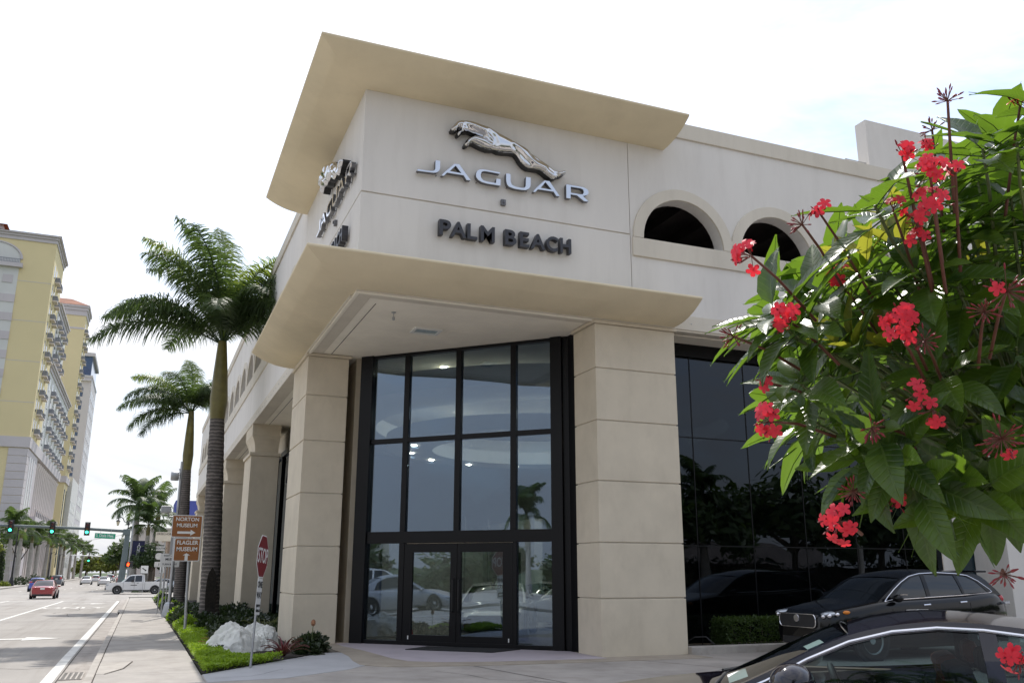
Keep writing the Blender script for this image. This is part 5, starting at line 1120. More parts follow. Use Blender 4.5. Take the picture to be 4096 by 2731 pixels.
for i in range(9):
    z = .15+i*.21; hwid = .13*math.sin(PI*min(1, (i+1)/9))**.4; ang = -PI/2-.05
    for s in (-1, 1):
        a = ang+s*hwid/.3*1.1; rr = .36*(1.16 if z < .5 else 1.06); q.append((-1.08-.025*z+rr*math.cos(a), 15.56+rr*math.sin(a), zs(15.5)+z))
b.add(q, [(2*i, 2*i+1, 2*i+3, 2*i+2) for i in range(8)])
sc_ = b.build('bark_scar', mat('dark_bark_scar', (.02, .016, .012), 1, var=.4, vs=9, bump=1, bs=18))
pt = [o for o in COL.objects if o.name == 'palm_tree'][0]; sc_.parent = pt; sc_.location = (1.08, -15.56, -(zs(15.5)-.02))
F2 = [(178, 30, 4.3, 75, .1, 0), (195, 45, 4.3, 95, -.1, 0), (165, 15, 3.9, 80, .2, 0), (170, 60, 4.3, 75, .1, 1), (210, -5, 3.6, 60, 0, 0), (140, 60, 4.0, 85, 0, 0), (100, 84, 3.8, 40, .2, 1), (240, 60, 4.0, 80, 0, 0), (310, 60, 3.8, 90, .1, 0), (325, 45, 3.8, 96, .1, 0), (330, 66, 3.6, 90, .2, 0), (290, 55, 3.7, 100, 0, 0), (60, 50, 3.6, 95, 0, 0), (120, 40, 3.8, 85, 0, 0), (215, 30, 4.2, 80, .1, 0)]
near_palm('second palm behind the nearest one, with green crownshaft beside the sensor pole', -1.15, 38.0, zs(38)-.02, 10.9, -.3, .30, 3.4, F2, 4)

ORD = ['first', 'second', 'third', 'fourth', 'fifth', 'sixth', 'seventh', 'eighth', 'ninth', 'tenth', 'eleventh', 'twelfth', 'thirteenth']
# distant palms share three frond meshes
rr_ = random.Random(11)
FM = [frond_mesh('frond', 3.8, math.radians(e), math.radians(bd), 34, 1.15, 0, rr_, None, 1.3, .10, 1) for e, bd in ((65, 105), (38, 100), (8, 85), (80, 60))]
FT = MB(); trunk_rings(FT, [(0, 0, 0), (.05, 0, 2.5), (.1, 0, 5), (.15, 0, 7)], [.42, .34, .33, .24], 10, .35, .03); m_palew = mat('pale_palm_bark', (.36, .34, .31), .9, var=.15, vs=2)
FTM = FT.mesh('trunk', m_palew, 60); CSM = MB().tube([(.15, 0, 7), (.16, 0, 7.6), (.18, 0, 8.4)], [.24, .28, .12], 10).mesh('crownshaft', m_crownshaft, 60)
def far_palm(label, x, y, z, s, group, n=18, drop=0):
    t = thing('palm_tree', label, 'palm tree', (x, y, z), rr_.uniform(0, 6), group); t.scale = (s,)*3
    inst(FTM, 'trunk', t); inst(CSM, 'crownshaft', t)
    for k in range(n):
        inst(rr_.choice(FM), 'frond', t, (.18, 0, 8.35), (0, 0, 2*PI*k/n+rr_.uniform(-.2, .2)), rr_.uniform(.85, 1.1))
gL = 'palms lining the far left sidewalk'
for k, (x, y, s) in enumerate(((-23.0, 150, .98), (-23.4, 166, 1.04), (-22.6, 176, .98), (-23.0, 192, 1.02), (-22.6, 206, 1.06), (-23, 222, 1.0), (-22.4, 240, 1.08), (-22.8, 258, 1.02), (-22.2, 276, 1.05), (-22.4, 300, 1.0), (-22, 330, 1.05), (-22, 370, 1.0))):
    far_palm(ORD[k]+' nearest pale trunked palm in the row on the far left sidewalk', x, y, zr(y)+.1, s*1.08, gL, 20)
gR = 'palms beyond the right side of the intersection'
far_palm('tall palm behind the navy banner, left of the group', -4.1, 107, -.45, 1.22, None, 24)
far_palm('palm right of the banner with fronds leaning right', -1.9, 112, -.45, 1.18, None, 22)
far_palm('lower full palm behind the banner pole', -2.7, 104, -.45, .92, None, 24)
for k, (x, y, s) in enumerate(((-9.5, 330, 1.25), (-7.0, 350, 1.2), (-5.0, 300, 1.05), (-12, 380, 1.2))): far_palm(ORD[k]+' from the left of the tall palms standing far down the road', x, y, -.5, s, 'palms far down the road')
# ================================================================== leafy trees made of many leaf cards
def tree_mesh(name, blobs, n, size, mt, seed):
    r = random.Random(seed); b = MB(); tot = sum(q[3]**2 for q in blobs)
    for (cx, cy, cz, R0, fz) in blobs:
        for k in range(int(n*R0**2/tot)):
            v = Vector((r.gauss(0, 1), r.gauss(0, 1), r.gauss(0, 1))).normalized(); rad = R0*(r.random()**.35)*(.82+.36*noise.noise(v*2.3+Vector((cx, cy, cz))))
            p = Vector((cx, cy, cz))+Vector((v.x*rad, v.y*rad, v.z*rad*fz)); a = Vector((r.gauss(0, 1), r.gauss(0, 1), r.gauss(0, .6))).normalized(); c = a.cross(v+Vector((0, 0, .3))).normalized(); s = size*r.uniform(.6, 1.3)
            b.add([p-a*s, p-c*s*.45, p+a*s, p+c*s*.45], [(0, 1, 2, 3)])
    return b.mesh(name, mt, 'leaf')
def tree(label, x, y, z, h, R0, mt, seed, n=2200, size=.22, group=None, cat='tree', name='broadleaf_tree', trunkr=.22):
    r = random.Random(seed); t = thing(name, label, cat, (x, y, z), 0, group)
    bl = [(0, 0, h-R0*.75, R0*.8, .8)]+[(R0*.62*math.cos(a), R0*.62*math.sin(a), h-R0*r.uniform(.75, 1.25), R0*r.uniform(.38, .58), .8) for a in [2*PI*k/6+r.uniform(-.4, .4) for k in range(6)]]
    inst(tree_mesh('crown', bl, n, size, mt, seed), 'crown', t)
    b = MB(); b.tube([(0, 0, -.2), (.1, 0, h*.3), (.05, .1, h*.62)], [trunkr*1.2, trunkr, trunkr*.6], 8)
    for k in range(4):
        a = k*PI/2+.4; b.tube([(.08, 0, h*.32), (R0*.3*math.cos(a), R0*.3*math.sin(a), h*.5), (R0*.55*math.cos(a), R0*.55*math.sin(a), h*.68)], [trunkr*.55, trunkr*.4, trunkr*.15], 6)
    b.build('trunk', m_bark, t); return t
tree('round green street tree left of the navy banner', -5.6, 112, -.45, 6.6, 2.6, m_tree, 21, 2600, .24)
tree('bushy dark tree behind the navy banner', -2.2, 101, -.45, 6.2, 2.6, m_tree, 22, 2800, .22)
tree('yellow green tree above the far cars', -9.8, 245, -.5, 8.5, 4.4, m_treey, 23, 2400, .5)
tree('green tree at the far end of the road', -6.0, 262, -.5, 10.5, 5.2, m_tree, 24, 2400, .5)
tree('yellow green tree right of the far signals', -14.2, 285, -.5, 8.5, 4.2, m_treey, 25, 2000, .5)
tree('dark tree closing the view at the end of the road', -11, 420, -.5, 16, 9, m_tree, 26, 2400, .9)
tree('yellow green tree at the left edge of the photo', -22.5, 118, -.4, 7.4, 2.6, m_treey, 27, 2400, .26)
tree('leafy tree in front of the podium colonnade', -26.0, 190, -.4, 12, 4.0, m_tree, 28, 2600, .4)
tree('low yellow green tree beneath the far palms', -21.0, 340, -.4, 9, 5.0, m_treey, 29, 2000, .6)
def shrub(name, label, x, y, z, rx, ry, rz, mt, n, size, seed, group=None, cat='shrub'):
    r = random.Random(seed); b = MB()
    for k in range(n):
        v = Vector((r.gauss(0, 1), r.gauss(0, 1), abs(r.gauss(0, 1)))).normalized(); q = r.random()**.3*(.85+.3*noise.noise(v*3+Vector((x, y, 0))))
        p = Vector((v.x*rx*q, v.y*ry*q, v.z*rz*q)); a = (v+Vector((r.gauss(0, .6), r.gauss(0, .6), r.gauss(0, .5)))).normalized(); c = a.cross(Vector((r.gauss(0, 1), r.gauss(0, 1), 1))).normalized(); s = size*r.uniform(.7, 1.3)
        b.add([p, p+a*s*.5-c*s*.28, p+a*s, p+a*s*.5+c*s*.28], [(0, 1, 2, 3)])
    t = thing(name, label, cat, (x, y, z), 0, group); o = inst(b.mesh('foliage', mt, 'leaf'), 'foliage', t)
    b = MB()
    for k in range(5):
        a = k*1.26; b.tube([(0, 0, 0), (rx*.45*math.cos(a), ry*.45*math.sin(a), rz*.6)], .012, 4)
    b.build('stem', m_bark, t); return t
# far left hedges and small shrubs
for k, (x, y, rx, rz, m) in enumerate(((-21.8, 126, 1.0, .8, m_treey), (-21.5, 135, .9, .7, m_treey), (-21.0, 150, 1.1, 1.6, m_shrub), (-21.0, 170, 1.2, 2.0, m_shrub), (-20.8, 180, 1.6, 1.2, m_treey), (-20.6, 200, 1.6, 1.3, m_shrub), (-20.4, 215, 1.5, 1.1, m_treey))):
    shrub('roadside_shrub', ORD[k]+' nearest low roadside shrub on the far left kerb', x, y, zr(y)+.1, rx, rx*1.4, rz, m, 420, .3, 50+k, 'shrubs along the far left kerb')
shrub('climbing_hedge', 'tall narrow dark clipped shrub beside the podium corner', -25.5, 160, -.4, .7, .9, 7.5, m_shrub, 1400, .35, 61)
shrub('climbing_vine', 'green vine column on the podium wall left of the palms', -26.5, 168, -.4, 1.0, 1.0, 9.5, m_tree, 1400, .4, 62)
t = thing('white_planter_wall', 'low white balustrade wall with planter pots at the left edge', 'low wall', (-22.6, 122, -.42))
for k in range(5): MB().box(k*.75-1.9, k*.75-1.4, -.2, .2, 0, 1.45).build('pier', m_signwhite, t, bevel=.04)
MB().box(-2.0, 1.8, -.25, .25, 1.45, 1.6).build('rail', m_signwhite, t, bevel=.03)

# ================================================================== planting along the sidewalk
def ground_cover(name, label, poly, n, size, h, mt, seed, cat='ground cover', lump=.06):
    r = random.Random(seed); b = MB(); x0, x1 = min(p[0] for p in poly), max(p[0] for p in poly); y0, y1 = min(p[1] for p in poly), max(p[1] for p in poly)
    k = 0
    while k < n:
        x, y = r.uniform(x0, x1), r.uniform(y0, y1)
        if not inside((x, y), poly): continue
        k += 1; hh = h*(.65+.35*noise.noise(Vector((x*2.2, y*2.2, 0)))+lump*r.random())*r.random()**.4
        p = Vector((x, y, zs(y)+hh)); a = Vector((r.gauss(0, 1), r.gauss(0, 1), abs(r.gauss(0, .9)))).normalized(); c = a.cross(Vector((r.gauss(0, .4), r.gauss(0, .4), 1))).normalized(); s = size*r.uniform(.7, 1.4)
        b.add([p, p+a*s*.5-c*s*.3, p+a*s, p+a*s*.5+c*s*.3], [(0, 1, 2, 3)])
    o = bpy.data.objects.new(name, b.mesh(name, mt, 'leaf')); COL.objects.link(o); return tag(o, label, cat, kind='stuff')
ground_cover('lime_ground_cover', 'bright lime green ground cover edging the bed at the sidewalk corner', [(-2.24, -.26), (-.72, 1.55), (-.95, 1.75), (-1.6, 1.45), (-1.75, 3.4), (-1.7, 6.5), (-1.65, 8.6), (-2.24, 8.6)], 26000, .045, .20, m_lime, 71)
ground_cover('lime_ground_cover', 'lime green ground cover strip around the guide sign post', [(-2.24, 8.7), (-1.5, 8.7), (-1.45, 11.2), (-1.95, 13.6), (-2.24, 14.2)], 9000, .05, .22, m_lime, 72)
ground_cover('dark_ground_cover', 'dark green leafy ground cover under the palms', [(-1.7, 5.2), (-.2, 8), (1.2, 9.5), (1.2, 34), (-2.1, 34), (-2.1, 15), (-1.5, 10)], 26000, .10, .35, m_shrub, 73)
ground_cover('dark_ground_cover', 'dark leafy ground cover between the rock and the lime edging', [(-1.75, 2.9), (-1.45, 4.6), (-.3, 5.4), (-.3, 7.2), (-1.6, 8.4), (-1.75, 6)], 8000, .08, .22, m_shrub, 74)
for k, (x, y, rx, rz) in enumerate(((-1.9, 12.6, .35, .45), (-1.95, 14.6, .36, .5), (-1.9, 16.8, .40, .55), (-1.9, 19, .42, .5), (-1.85, 21.2, .4, .5), (-1.85, 24.5, .42, .55), (-1.8, 27, .4, .55), (-1.85, 29.5, .42, .6), (-1.85, 32.5, .42, .6), (-1.85, 36, .45, .6), (-1.8, 41, .5, .65), (-1.8, 46, .5, .65), (-1.8, 51, .5, .65))):
    shrub('edging_shrub', ORD[k]+' shrub from the camera in the row edging the sidewalk under the palms', x, y, zs(y), rx, rx*1.2, rz, m_shrub if k % 3 else m_lime, 900, .11, 90+k, 'shrubs edging the sidewalk')
for k, (x, y, rx, rz) in enumerate(((-.9, 9.2, .7, .55), (-.3, 11.2, .8, .6), (-.2, 13.6, .8, .62), (-1.35, 13.3, .55, .5), (-.2, 16.5, .8, .7), (-1.3, 10.9, .5, .45))):
    shrub('bed_shrub', ORD[k]+' nearest dark mounded shrub around the foot of the nearest palm', x, y, zs(y), rx, rx, rz, m_shrub, 1500, .12, 120+k, 'dark shrubs around the nearest palm')
shrub('corner_shrub', 'dark leafy shrub at the foot of the left block column', .12, 3.45, .0, .42, .5, .42, m_shrub, 1800, .085, 131)
shrub('corner_shrub', 'low dark shrub at the very corner of the bed beside the plaza', -.05, 2.75, .0, .30, .32, .26, m_shrub, 1200, .08, 132)
# bromeliads
def bromeliad(label, x, y, R0, n, m, seed, group=None):
    r = random.Random(seed); t = thing('bromeliad', label, 'plant', (x, y, .01), 0, group)
    for k in range(n):
        az = 2*PI*k/n+r.uniform(-.2, .2); el = r.uniform(.5, 1.25); l = R0*r.uniform(.8, 1.15); b = MB(); p = Vector((0, 0, .03)); V = []; wd = .035
        for j in range(7):
            s = j/6; a = el-1.5*s*s; V += [p+Vector((-math.sin(az), math.cos(az), 0))*wd*(1-s*.85), p+Vector((0, 0, -.012)), p-Vector((-math.sin(az), math.cos(az), 0))*wd*(1-s*.85)]
            p = p+Vector((math.cos(az)*math.cos(a), math.sin(az)*math.cos(a), math.sin(a)))*l/6
        b.add(V, [(3*j+q, 3*j+q+1, 3*j+q+4, 3*j+q+3) for j in range(6) for q in (0, 1)]); b.build('leaf', m, t, smooth='leaf')
    return t
m_brom = leafmat('bromeliad_leaf', (.16, .02, .045), (.10, .09, .04), .2, .4, (.3, .08, .06), 5); m_brom2 = leafmat('bromeliad_leaf_green', (.05, .07, .02), (.12, .13, .05), .2, .4, None, 5)
bromeliad('large pink and olive bromeliad in front of the pale rock', -.62, 2.15, .52, 26, m_brom, 141)
bromeliad('small bromeliad behind the lime ground cover left of the rock', -1.75, 4.3, .36, 16, m_brom, 142)
for k, (x, y) in enumerate(((-.35, 8.5), (-.1, 9.3), (.2, 10.2))): bromeliad(ORD[k]+' nearest spiky green bromeliad beside the arcade columns', x, y, .6, 18, m_brom2, 143+k, 'green bromeliads beside the arcade')
t = thing('flower_spike', 'pale orange flower spike standing at the foot of the left column', 'plant', (.05, 3.0, 0))
MB().tube([(0, 0, 0), (.02, 0, .55)], .008, 5).build('stem', m_stem, t); MB().lathe_ell((.02, 0, .60), (.05, .05, .07), 8, 5).build('head', mat('dry_orange', (.35, .17, .09), .9, var=.3, vs=20), t)
# rock
def rockmesh(sx, sy, sz, seed, n=26):
    import bmesh
    r = random.Random(seed); bm = bmesh.new(); bmesh.ops.create_cube(bm, size=2.4)
    for k in range(n):
        a = r.uniform(0, 2*PI); el = r.choice((0, .05, .15, .25, .5, .9, 1.2)); d = Vector((math.cos(a)*math.cos(el), math.sin(a)*math.cos(el), math.sin(el)))
        q = bmesh.ops.bisect_plane(bm, geom=bm.verts[:]+bm.edges[:]+bm.faces[:], plane_co=d*r.uniform(.72, 1.0), plane_no=d, clear_outer=True)
        ed = [e for e in q['geom_cut'] if isinstance(e, bmesh.types.BMEdge)]
        if ed: bmesh.ops.contextual_create(bm, geom=ed)
    bmesh.ops.triangulate(bm, faces=bm.faces[:])
    for _ in range(4): bmesh.ops.subdivide_edges(bm, edges=[e for e in bm.edges if e.calc_length() > .09], cuts=1); bmesh.ops.triangulate(bm, faces=[f for f in bm.faces if len(f.verts) > 3])
    o = Vector((seed*3.1, seed, 0))
    for v in bm.verts:
        p = v.co.copy(); d = .05*noise.noise(p*3+o)+.035*noise.noise(p*8+o)-.05*max(0, .5-abs(noise.noise(Vector((p.x*2.2+p.y, p.y*2, p.z*.6))+o))*5)
        v.co = Vector(((p.x*(1-.18*max(0, p.z)))*sx, p.y*sy*(1-.15*max(0, p.z)), p.z*sz))+p.normalized()*d
    me = bpy.data.meshes.new('stone'); bm.normal_update(); bm.to_mesh(me); bm.free(); me.materials.append(m_rock); me.shade_smooth(); me.set_sharp_from_angle(angle=math.radians(24)); return me
t = thing('pale_rock', 'large pale craggy white boulder between the stop sign and the left column', 'rock', (-1.22, 4.1, 0))
inst(rockmesh(.74, .55, .66, 2), 'stone', t, (-.17, -.2, 0), (.0, .12, .2)); inst(rockmesh(.70, .5, .62, 5), 'stone', t, (.42, .45, 0), (0, -.1, .8)); inst(rockmesh(.40, .32, .42, 9), 'stone', t, (.42, -.05, 0), (0, 0, 2.0))
# clipped hedge beside the tinted wall
t = thing('clipped_hedge', 'low clipped green box hedge in front of the tinted window wall', 'hedge', (7.2, .55, .1))
b = MB(); r = random.Random(5)
for k in range(16000):
    x, y, z = r.uniform(1.15, 7.5), r.uniform(-.32, .35), r.uniform(.02, .55); f = r.randrange(3)
    if f == 0: y = -.32+r.uniform(-.03, .05)
    elif f == 1: z = .55+r.uniform(-.05, .03)
    elif r.random() < .3: x = 1.15+r.uniform(-.03, .05)
    p = Vector((x, y, z)); a = Vector((r.gauss(0, 1), r.gauss(0, 1)-.3, r.gauss(0, 1)+.3)).normalized(); c = a.cross(Vector((r.gauss(0, 1), .3, 1))).normalized(); s = .05*r.uniform(.7, 1.3)
    b.add([p, p+a*s*.5-c*s*.35, p+a*s, p+a*s*.5+c*s*.35], [(0, 1, 2, 3)])
o = inst(b.mesh('foliage', m_tree, 'leaf'), 'foliage', t)
b = MB()
for k in range(20): b.tube([(1.2+k*.33, r.uniform(-.1, .1), 0), (1.2+k*.33+r.uniform(-.1, .1), 0, .4)], .012, 4)
b.build('stem', m_bark, t)
t = thing('garden_hose', 'thin dark hose looping out beside the right column base', 'hose', (7.3, .1, .16)); MB().tube([(0, .3, .02), (.15, .1, .16), (.35, -.02, .17), (.5, -.1, .02)], .012, 6).build('tube', m_black, t)
# ================================================================== flowering bush in the foreground
WH=[(-0.65, -14.19, 2.14), (-1.58, -14.15, 2.22), (-0.99, -14.35, 2.82), (-1.31, -14.69, 2.54), (-1.17, -14.6, 2.49), (-1.39, -14.54, 2.42), (-1.24, -14.54, 2.25), (-1.09, -14.41, 2.46), (-1.54, -14.28, 2.46), (-1.5, -14.49, 2.45), (-1.55, -14.51, 2.32), (-1.3, -13.92, 2.45), (-1.3, -14.15, 2.33), (-1.39, -14.45, 2.23), (-1.59, -14.64, 2.07), (-1.27, -14.3, 2.65), (-1.37, -14.05, 2.12), (-1.59, -14.51, 2.16), (-0.96, -14.24, 2.13), (-1.74, -14.65, 2.47), (-1.83, -14.5, 2.28), (-0.99, -14.04, 2.27), (-1.68, -14.45, 2.29), (-1.19, -14.57, 2.1), (-1.02, -14.54, 2.25), (-1.3, -14.18, 2.62), (-1.34, -14.62, 2.52), (-1.09, -14.39, 2.38), (-1.12, -14.56, 2.39), (-1.08, -14.59, 2.72), (-1.38, -13.85, 2.15), (-1.49, -14.44, 2.07), (-0.94, -14.1, 2.48), (-1.74, -14.53, 2.14), (-0.87, -14.15, 2.27), (-1.58, -14.43, 2.4), (-1.55, -14.62, 2.57), (-0.85, -14.47, 2.93), (-1.19, -14.0, 2.22), (-1.04, -14.62, 2.61), (-1.94, -14.48, 2.22), (-0.76, -14.24, 2.44), (-1.33, -14.52, 2.6), (-1.2, -14.33, 2.59), (-1.17, -14.69, 2.44), (-1.2, -14.53, 2.0), (-1.54, -14.2, 2.17), (-1.33, -14.52, 2.72), (-1.32, -14.65, 2.15), (-0.89, -14.25, 2.65), (-1.48, -14.76, 2.62), (-0.88, -14.44, 2.4), (-1.14, -14.34, 2.32), (-0.71, -14.42, 2.88), (-1.45, -14.61, 2.31), (-1.01, -14.04, 2.44), (-1.24, -13.94, 2.36), (-0.98, -14.06, 2.16), (-1.72, -14.34, 1.99), (-1.59, -14.63, 2.33), (-0.76, -14.15, 2.23), (-1.5, -14.02, 2.45), (-0.85, -14.05, 2.22), (-0.8, -14.3, 3.01), (-0.82, -14.38, 2.19), (-1.45, -14.63, 2.46), (-1.89, -14.52, 2.19), (-1.86, -14.46, 2.06), (-1.32, -14.19, 2.42), (-1.38, -14.89, 2.67), (-1.45, -14.83, 2.61), (-1.27, -14.69, 1.96), (-1.71, -14.6, 1.87), (-1.54, -14.55, 1.84), (-1.76, -14.59, 1.92), (-1.39, -14.51, 1.89), (-1.4, -14.6, 1.83), (-1.52, -14.65, 1.78), (-1.7, -14.49, 1.88), (-1.66, -14.6, 1.8), (-1.35, -14.63, 1.87), (-1.42, -14.51, 1.95), (-1.28, -14.64, 1.81)]
FL=[(-1.68, -14.84, 2.69, 'b'), (-1.43, -14.84, 2.73, 'f'), (-1.47, -14.61, 2.77, 'b'), (-1.77, -14.77, 2.57, 'f'), (-1.56, -14.66, 2.67, 'f'), (-1.78, -14.85, 2.48, 'F'), (-1.77, -14.84, 2.41, 'F'), (-1.65, -14.81, 2.52, 'f'), (-1.7, -14.66, 2.48, 'f'), (-1.87, -14.59, 2.47, 'f'), (-1.91, -14.57, 2.44, 'b'), (-2.08, -14.58, 2.33, 'F'), (-1.72, -14.75, 2.41, 'f'), (-1.71, -14.74, 2.37, 'f'), (-1.75, -14.49, 2.35, 'F'), (-1.99, -14.57, 2.19, 'F'), (-2.04, -14.44, 2.17, 'b'), (-1.81, -14.75, 2.16, 'F'), (-1.76, -14.76, 2.11, 'b'), (-1.81, -14.74, 2.12, 'f'), (-1.94, -14.44, 2.06, 'f'), (-1.81, -14.76, 1.98, 'f'), (-1.76, -14.76, 1.95, 'f'), (-1.99, -14.5, 1.95, 'F'), (-1.85, -14.67, 1.92, 'b'), (-1.72, -14.59, 1.87, 'f'), (-1.8, -14.54, 1.79, 'b'), (-1.71, -14.57, 1.77, 'f'), (-1.93, -14.63, 1.71, 'F'), (-1.68, -14.92, 2.19, 'B'), (-1.62, -14.81, 1.89, 'B'), (-1.68, -14.86, 2.16, 'b'), (-1.58, -14.75, 1.43, 'F'), (-1.63, -14.78, 1.6, 'b')]
def leaf_mesh(w=.34, curl=.5, fold=.22, lobe=False, mt=None):
    b = MB(); n = 8; V = []
    for i in range(n+1):
        s = i/n; ww = w*math.sin(PI*min(1, s**.80))**.75*(1-.25*s) if s < 1 else .004
        if i == 0: ww = .012
        z = -curl*s*s*.5; x = s*(1-.12*curl*s)
        rip = .012*math.sin(i*2.6)
        V += [(x, -ww, z+fold*ww+rip), (x, -ww*.5, z+fold*ww*.42), (x, 0, z), (x, ww*.5, z+fold*ww*.42), (x, ww, z+fold*ww-rip)]
    b.add(V, [(5*i+k, 5*i+k+1, 5*i+5+k+1, 5*i+5+k) for i in range(n) for k in range(4)])
    if lobe:
        for s in (-1, 1):
            V = []
            for i in range(5):
                q = i/4; ww = .13*math.sin(PI*min(1, q*.85+.1)); cx, cy = .25+.42*q, s*(.12+.34*q)
                V += [(cx-ww*.5, cy+s*-ww*.6, -.1*q), (cx, cy, -.1*q-.02), (cx+ww*.5, cy+s*ww*.2, -.1*q)]
            b.add(V, [(3*i+k, 3*i+k+1, 3*i+3+k+1, 3*i+3+k) for i in range(4) for k in (0, 1)])
    b.tube([(-.22, 0, .03), (0, 0, 0), (.5, 0, -curl*.125-.004), (.95, 0, -curl*.45-.004)], [.012, .010, .007, .003], 4)
    me = b.mesh('leaf', mt, 'leaf'); me.shade_smooth(); return me
LM = [leaf_mesh(.22, .35, .3, False, m_leaf), leaf_mesh(.26, .65, .35, False, m_leaf), leaf_mesh(.20, .2, .25, False, m_leaf), leaf_mesh(.23, .5, .3, True, m_leaf)]
LN = [leaf_mesh(.20, .2, .4, False, m_leafnew), leaf_mesh(.22, .3, .35, True, m_leafnew)]
bush = thing('flowering_bush', 'large glossy leaved bush with red flower clusters filling the right foreground', 'bush', (-1.0, -14.55, 0))
BO = Vector((-1.0, -14.55, 0)); hub = Vector((-.95, -14.45, 1.7)); r = random.Random(12)
leaves = []; stems = MB(); viewdir = lambda p: (p-CAM).normalized()
hub2 = Vector((-1.05, -14.45, 2.15))
tips = [Vector(p) for p in WH]; NB = len(tips)
tips += [CAM+(Vector(p)-CAM)*q for p in WH[:-11:2] for q in (1.28,) if p[2] < 2.62 and (p[0]-CAM.x) > .80*(p[1]-CAM.y)]
for i, p in enumerate(tips):
    out = (p-hub2); dist = out.length; out.normalize(); up = Vector((0, 0, 1)); ax = (out*.8+up*.55).normalized()
    if p.z < 1.9: ax = (out*1.0+up*.2).normalized()
    n = r.randint(7, 9); base = r.uniform(0, 6.28); s1 = ax.cross(up).normalized(); s2 = ax.cross(s1)
    young = r.random() < .14 and i < NB
    for k in range(n):
        a = base+2.4*k; rad = (s1*math.cos(a)+s2*math.sin(a)); el = .15+.75*(k/n) if not young else .9
        d = (rad*math.cos(el)+ax*math.sin(el)+Vector((0, 0, -.22 if not young else .1))).normalized()
        q = p+ax*(.015+.05*k/n)-ax*.05; sz = r.uniform(.12, .20)*(1 if not young else .75)*(1.3 if i >= NB else 1)
        nrm = (ax*1.0+up*.5+Vector((r.gauss(0, .15), r.gauss(0, .15), 0))).normalized(); y_ = nrm.cross(d).normalized(); z_ = d.cross(y_)
        leaves.append((q+d*sz*.2, d, y_, z_, sz, LN if (young and k > n//2) else LM))
    m_ = hub.lerp(p, .5)+Vector((r.uniform(-.05, .05), r.uniform(-.05, .05), .05))
    stems.tube([hub2.lerp(hub, r.random())-BO, m_-BO, p-ax*.08-BO, p+ax*.02-BO], [.007, .006, .0045, .0035], 5)
for k in range(5):
    a = k*1.3; stems.tube([Vector((0, 0, 0))+Vector((.12*math.cos(a), .12*math.sin(a), 0)), Vector((.1*math.cos(a)+.05, .1*math.sin(a)+.05, 1.0)), hub-BO, hub2-BO], [.03, .024, .016, .010], 7)
stems.build('branch', m_stem, bush, smooth=60)
leaves.sort(key=lambda l: (l[0]-CAM).length)
rest = MB(); rest2 = MB()
for i, (q, d, y_, z_, sz, pool) in enumerate(leaves):
    Mx = Matrix((d*sz, y_*sz, z_*sz)).transposed().to_4x4(); Mx.translation = q-BO; me = r.choice(pool)
    if i < 290:
        o = bpy.data.objects.new('leaf', me); COL.objects.link(o); o.parent = bush; o.matrix_local = Mx
    else:
        (rest2 if pool is LN else rest).add([Mx @ v.co for v in me.vertices], [tuple(f.vertices) for f in me.polygons])
for rb, m in ((rest, m_leaf), (rest2, m_leafnew)):
    if rb.v:
        me = rb.mesh('foliage', m, 'leaf'); me.shade_smooth(); o = bpy.data.objects.new('foliage', me); COL.objects.link(o); o.parent = bush; o['kind'] = 'stuff'
# flowers
b = MB()
for k in range(5):
    a = 2*PI*k/5; c, s = math.cos(a), math.sin(a); V = []
    for (x, w_, z) in ((.06, .10, .02), (.35, .26, .08), (.7, .34, .06), (.98, .16, -.04)):
        V += [(c*x-s*w_, s*x+c*w_, z+.03), (c*x, s*x, z), (c*x+s*w_, s*x-c*w_, z+.03)]
    b.add(V, [(3*i+j, 3*i+j+1, 3*i+4+j, 3*i+3+j) for i in range(3) for j in (0, 1)])
b.tube([(0, 0, -.9), (0, 0, 0)], [.05, .09], 5); PET = b.mesh('flower', m_petal, 'leaf'); PET.shade_smooth()
BUD = MB().lathe([(.01, -.3), (.12, 0), (.16, .35), (.10, .75), (0, .95)], 7).mesh('bud', m_bud, 60)
m_sta = mat('orange_stamen', (.8, .25, .05), .6, var=0)
for (x, y, z, kind) in FL:
    p = Vector((x, y, z)); cen = hub2+Vector((-.25, 0, 0)); back = (cen-p); back.normalize()
    out = -back; stalk0 = p+back*(r.uniform(.16, .24) if z > 1.75 else .10)+Vector((0, 0, -.08))
    cl = bpy.data.objects.new('flower_cluster', MB().tube([stalk0-BO, (stalk0.lerp(p, .6))+Vector((0, 0, .01))-BO, p-BO], [.0042, .0036, .003], 6).mesh('flower_cluster', m_stalk, 60)); COL.objects.link(cl); cl.parent = bush
    nf, nb, R0 = {'F': (8, 10, .040), 'f': (3, 6, .028), 'b': (0, 22, .028), 'B': (1, 34, .044)}[kind]
    tw = MB()
    for k in range(nf+nb):
        v = Vector((r.gauss(0, 1), r.gauss(0, 1), r.gauss(0, 1))).normalized()
        if v.dot(out) < -.3: v = -v
        face = (v+out*.5+(-viewdir(p))*.55).normalized(); c = p+Vector((v.x*R0*1.05, v.y*R0*1.05, v.z*R0*1.15))*r.uniform(.55, 1.0)
        tw.tube([p-BO, c-BO], .0010, 4)
        me, s = (PET, r.uniform(.016, .021)) if k < nf else (BUD, r.uniform(.011, .015)); 
        if k >= nf and kind in 'bB': face = v
        a = face.cross(Vector((0, 0, 1)) if abs(face.z) < .9 else Vector((1, 0, 0))).normalized(); Mx = Matrix((a*s, face.cross(a)*s, face*s)).transposed().to_4x4(); Mx.translation = c-BO
        o = bpy.data.objects.new(me.name.split('.')[0], me); COL.objects.link(o); o.parent = cl; o.matrix_local = Mx
    o = tw.build('flower_stalks', m_stalk, cl)

